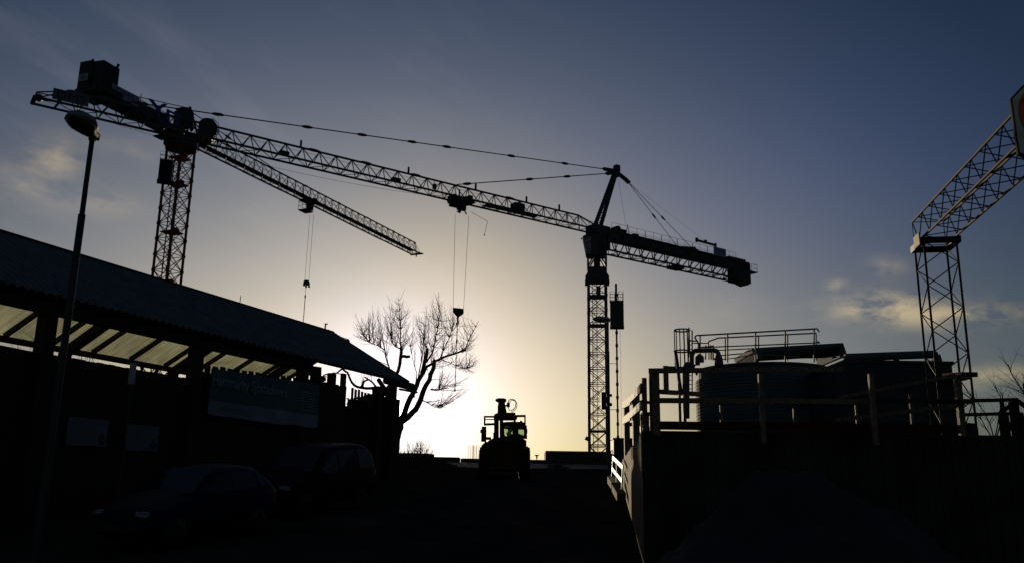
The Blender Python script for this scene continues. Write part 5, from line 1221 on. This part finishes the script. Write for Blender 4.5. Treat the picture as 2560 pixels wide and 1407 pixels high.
for pl in ([(2486,1100),(2480,1062),(2470,1030),(2455,1000),(2446,980)],[(2486,1100),(2494,1060),(2500,1020),(2500,990),(2486,965)],[(2484,1100),(2462,1065),(2450,1040)],[(2488,1100),(2500,1060),(2508,1010),(2506,985)]):
    q=t.limb(pl,.02,.008,0,random.uniform(-.5,.5)); t.spray(q,11,.25,.9,.008,1,[(-.4,0,.8),(.3,0,1),(-.8,0,.4)],.35,.2)
t.done('bare_shrub','thin bare shrub between gantry foot and stair railing','%s'%'' and 0 or P(2486,1100,27.0),'shrub')
t=Tree(36.0)
for k in range(16):
    if k==0: t.limb([(-40,907),(120,925)],.03,.03)
    x=-30+k*9+random.uniform(-4,4); t.twig(P(x,905,36),V((random.gauss(0,.2),0,1)),random.uniform(.5,1.0),.011,1)
t.done('bare_shrub','bare twiggy shrub in the gap above the plank fence, at the left picture edge','%s'%'' and 0 or P(60,935,36),'shrub')
t=Tree(36.0); t.limb([(190,912),(250,925)],.03,.03)
for k in range(9): t.twig(P(195+k*5,905,36),V((random.gauss(0,.25),0,1)),random.uniform(.5,1.1),.011,1)
t.done('bare_shrub','bare twiggy shrub in the gap above the plank fence, right of the tall street lamp','%s'%'' and 0 or P(220,935,36),'shrub')
# hedge by the shed end
HB=P(945,1160,40.5); HG=thing('hedge','rusty brown hedge growing against the end of the shed','hedge',V((HB.x,40.5,gz(40.5))))
mb=MB(); core=MB()
def leafcloud(mb,pl,n,dy,sz):
    for _ in range(n):
        while True:
            px=random.uniform(min(x for x,y in pl),max(x for x,y in pl)); py=random.uniform(min(y for x,y in pl),max(y for x,y in pl)); c=False
            for i in range(len(pl)):
                (x1,y1),(x2,y2)=pl[i],pl[(i+1)%len(pl)]
                if (y1>py)!=(y2>py) and px<(x2-x1)*(py-y1)/(y2-y1)+x1: c=not c
            if c: break
        p=P(px,py,40.5)+V((0,random.uniform(-dy,dy),0)); a=V((random.gauss(0,1),random.gauss(0,1),random.gauss(0,1))).normalized(); x,y=frame(a); s_=sz*random.uniform(.6,1.4); o=len(mb.v)
        mb.v+=[p-x*s_,p+y*s_*.6,p+x*s_,p-y*s_*.6]; mb.f.append((o,o+1,o+2,o+3))
pl=[(872,998),(935,986),(950,990),(964,985),(974,982),(977,990),(974,1020),(976,1042),(987,1080),(987,1125),(984,1170),(872,1190)]
leafcloud(mb,pl,7500,.55,.085); mb.build('foliage','leaf',HG)
core.prism([P(x,y,40.6) for x,y in ((876,1005),(938,995),(965,995),(972,1005),(974,1060),(978,1120),(978,1190),(876,1200))],V((0,.5,0))); core.build('stems','bark',HG)
mb=MB()
for k in range(60):
    x=random.uniform(980,1000); p=P(x,1195,40.5)+V((0,random.uniform(-.4,.4),0)); mb.tube(p,p+V((random.uniform(-.1,.2),0,random.uniform(.2,.9)*(1-(x-980)/30))),.012,4)
mb.build('fringe','twig',HG)
# planting mound with dry shrub
YP=49.0; a=P(968,1135,YP); b=P(1086,1135,YP); pc=(a.x+b.x)/2; pr=(b.x-a.x)/2; zt_=P(1040,1133.5,YP).z
PL=thing('planter','raised stone planter with rounded end at the crest','planter',V((pc,YP,gz(YP))))
mb=MB().lathe((pc,YP,0),[(pr*.78,gz(YP)-.2),(pr*.84,gz(YP)+.35),(pr*.97,zt_-.22),(pr,zt_-.18),(pr,zt_),(pr*.9,zt_+.01),(pr*.3,zt_+.03)],36,None,1,.6); mb.build('bowl','darkconc',PL)
t=Tree(YP)
for k in range(95):
    x=random.choice((random.gauss(1040,18),random.uniform(998,1078))); t.twig(P(x,1135,YP)+V((0,random.uniform(-.5,.5),0)),V((random.gauss(.05,.28),random.gauss(0,.2),1)),random.uniform(.35,1.15)*(1.1-abs(x-1045)/75),.012,1)
for k in range(20): t.twig(P(random.uniform(990,1012),1140,YP),V((random.gauss(0,.4),0,1)),random.uniform(.15,.4),.02,1)
t.done('dry_shrub','dry twiggy shrub growing out of the stone planter','%s'%'' and 0 or P(1040,1135,YP),'shrub')
# earth bank in front of the planter, left road edge
mb=MB(); nx,ny=26,16
for j in range(ny+1):
    for i in range(nx+1):
        x=-9.5+i*.26; y=36+j*1.3; f=max(0,min(1,(-2.9-x+.02*(y-36))/1.6)); fy=math.sin(math.pi*j/ny)**.6
        mb.v.append(V((x,y,gz(y)-.1+f*fy*(.75+.25*mn.noise(V((x,y,0))))+.08*fy*f*mn.noise(V((x*4,y*4,0))))))
for j in range(ny):
    for i in range(nx): a_=j*(nx+1)+i; mb.f.append((a_,a_+1,a_+nx+2,a_+nx+1))
tag(mb.build('earth_bank','ground',None,True),kind='structure')
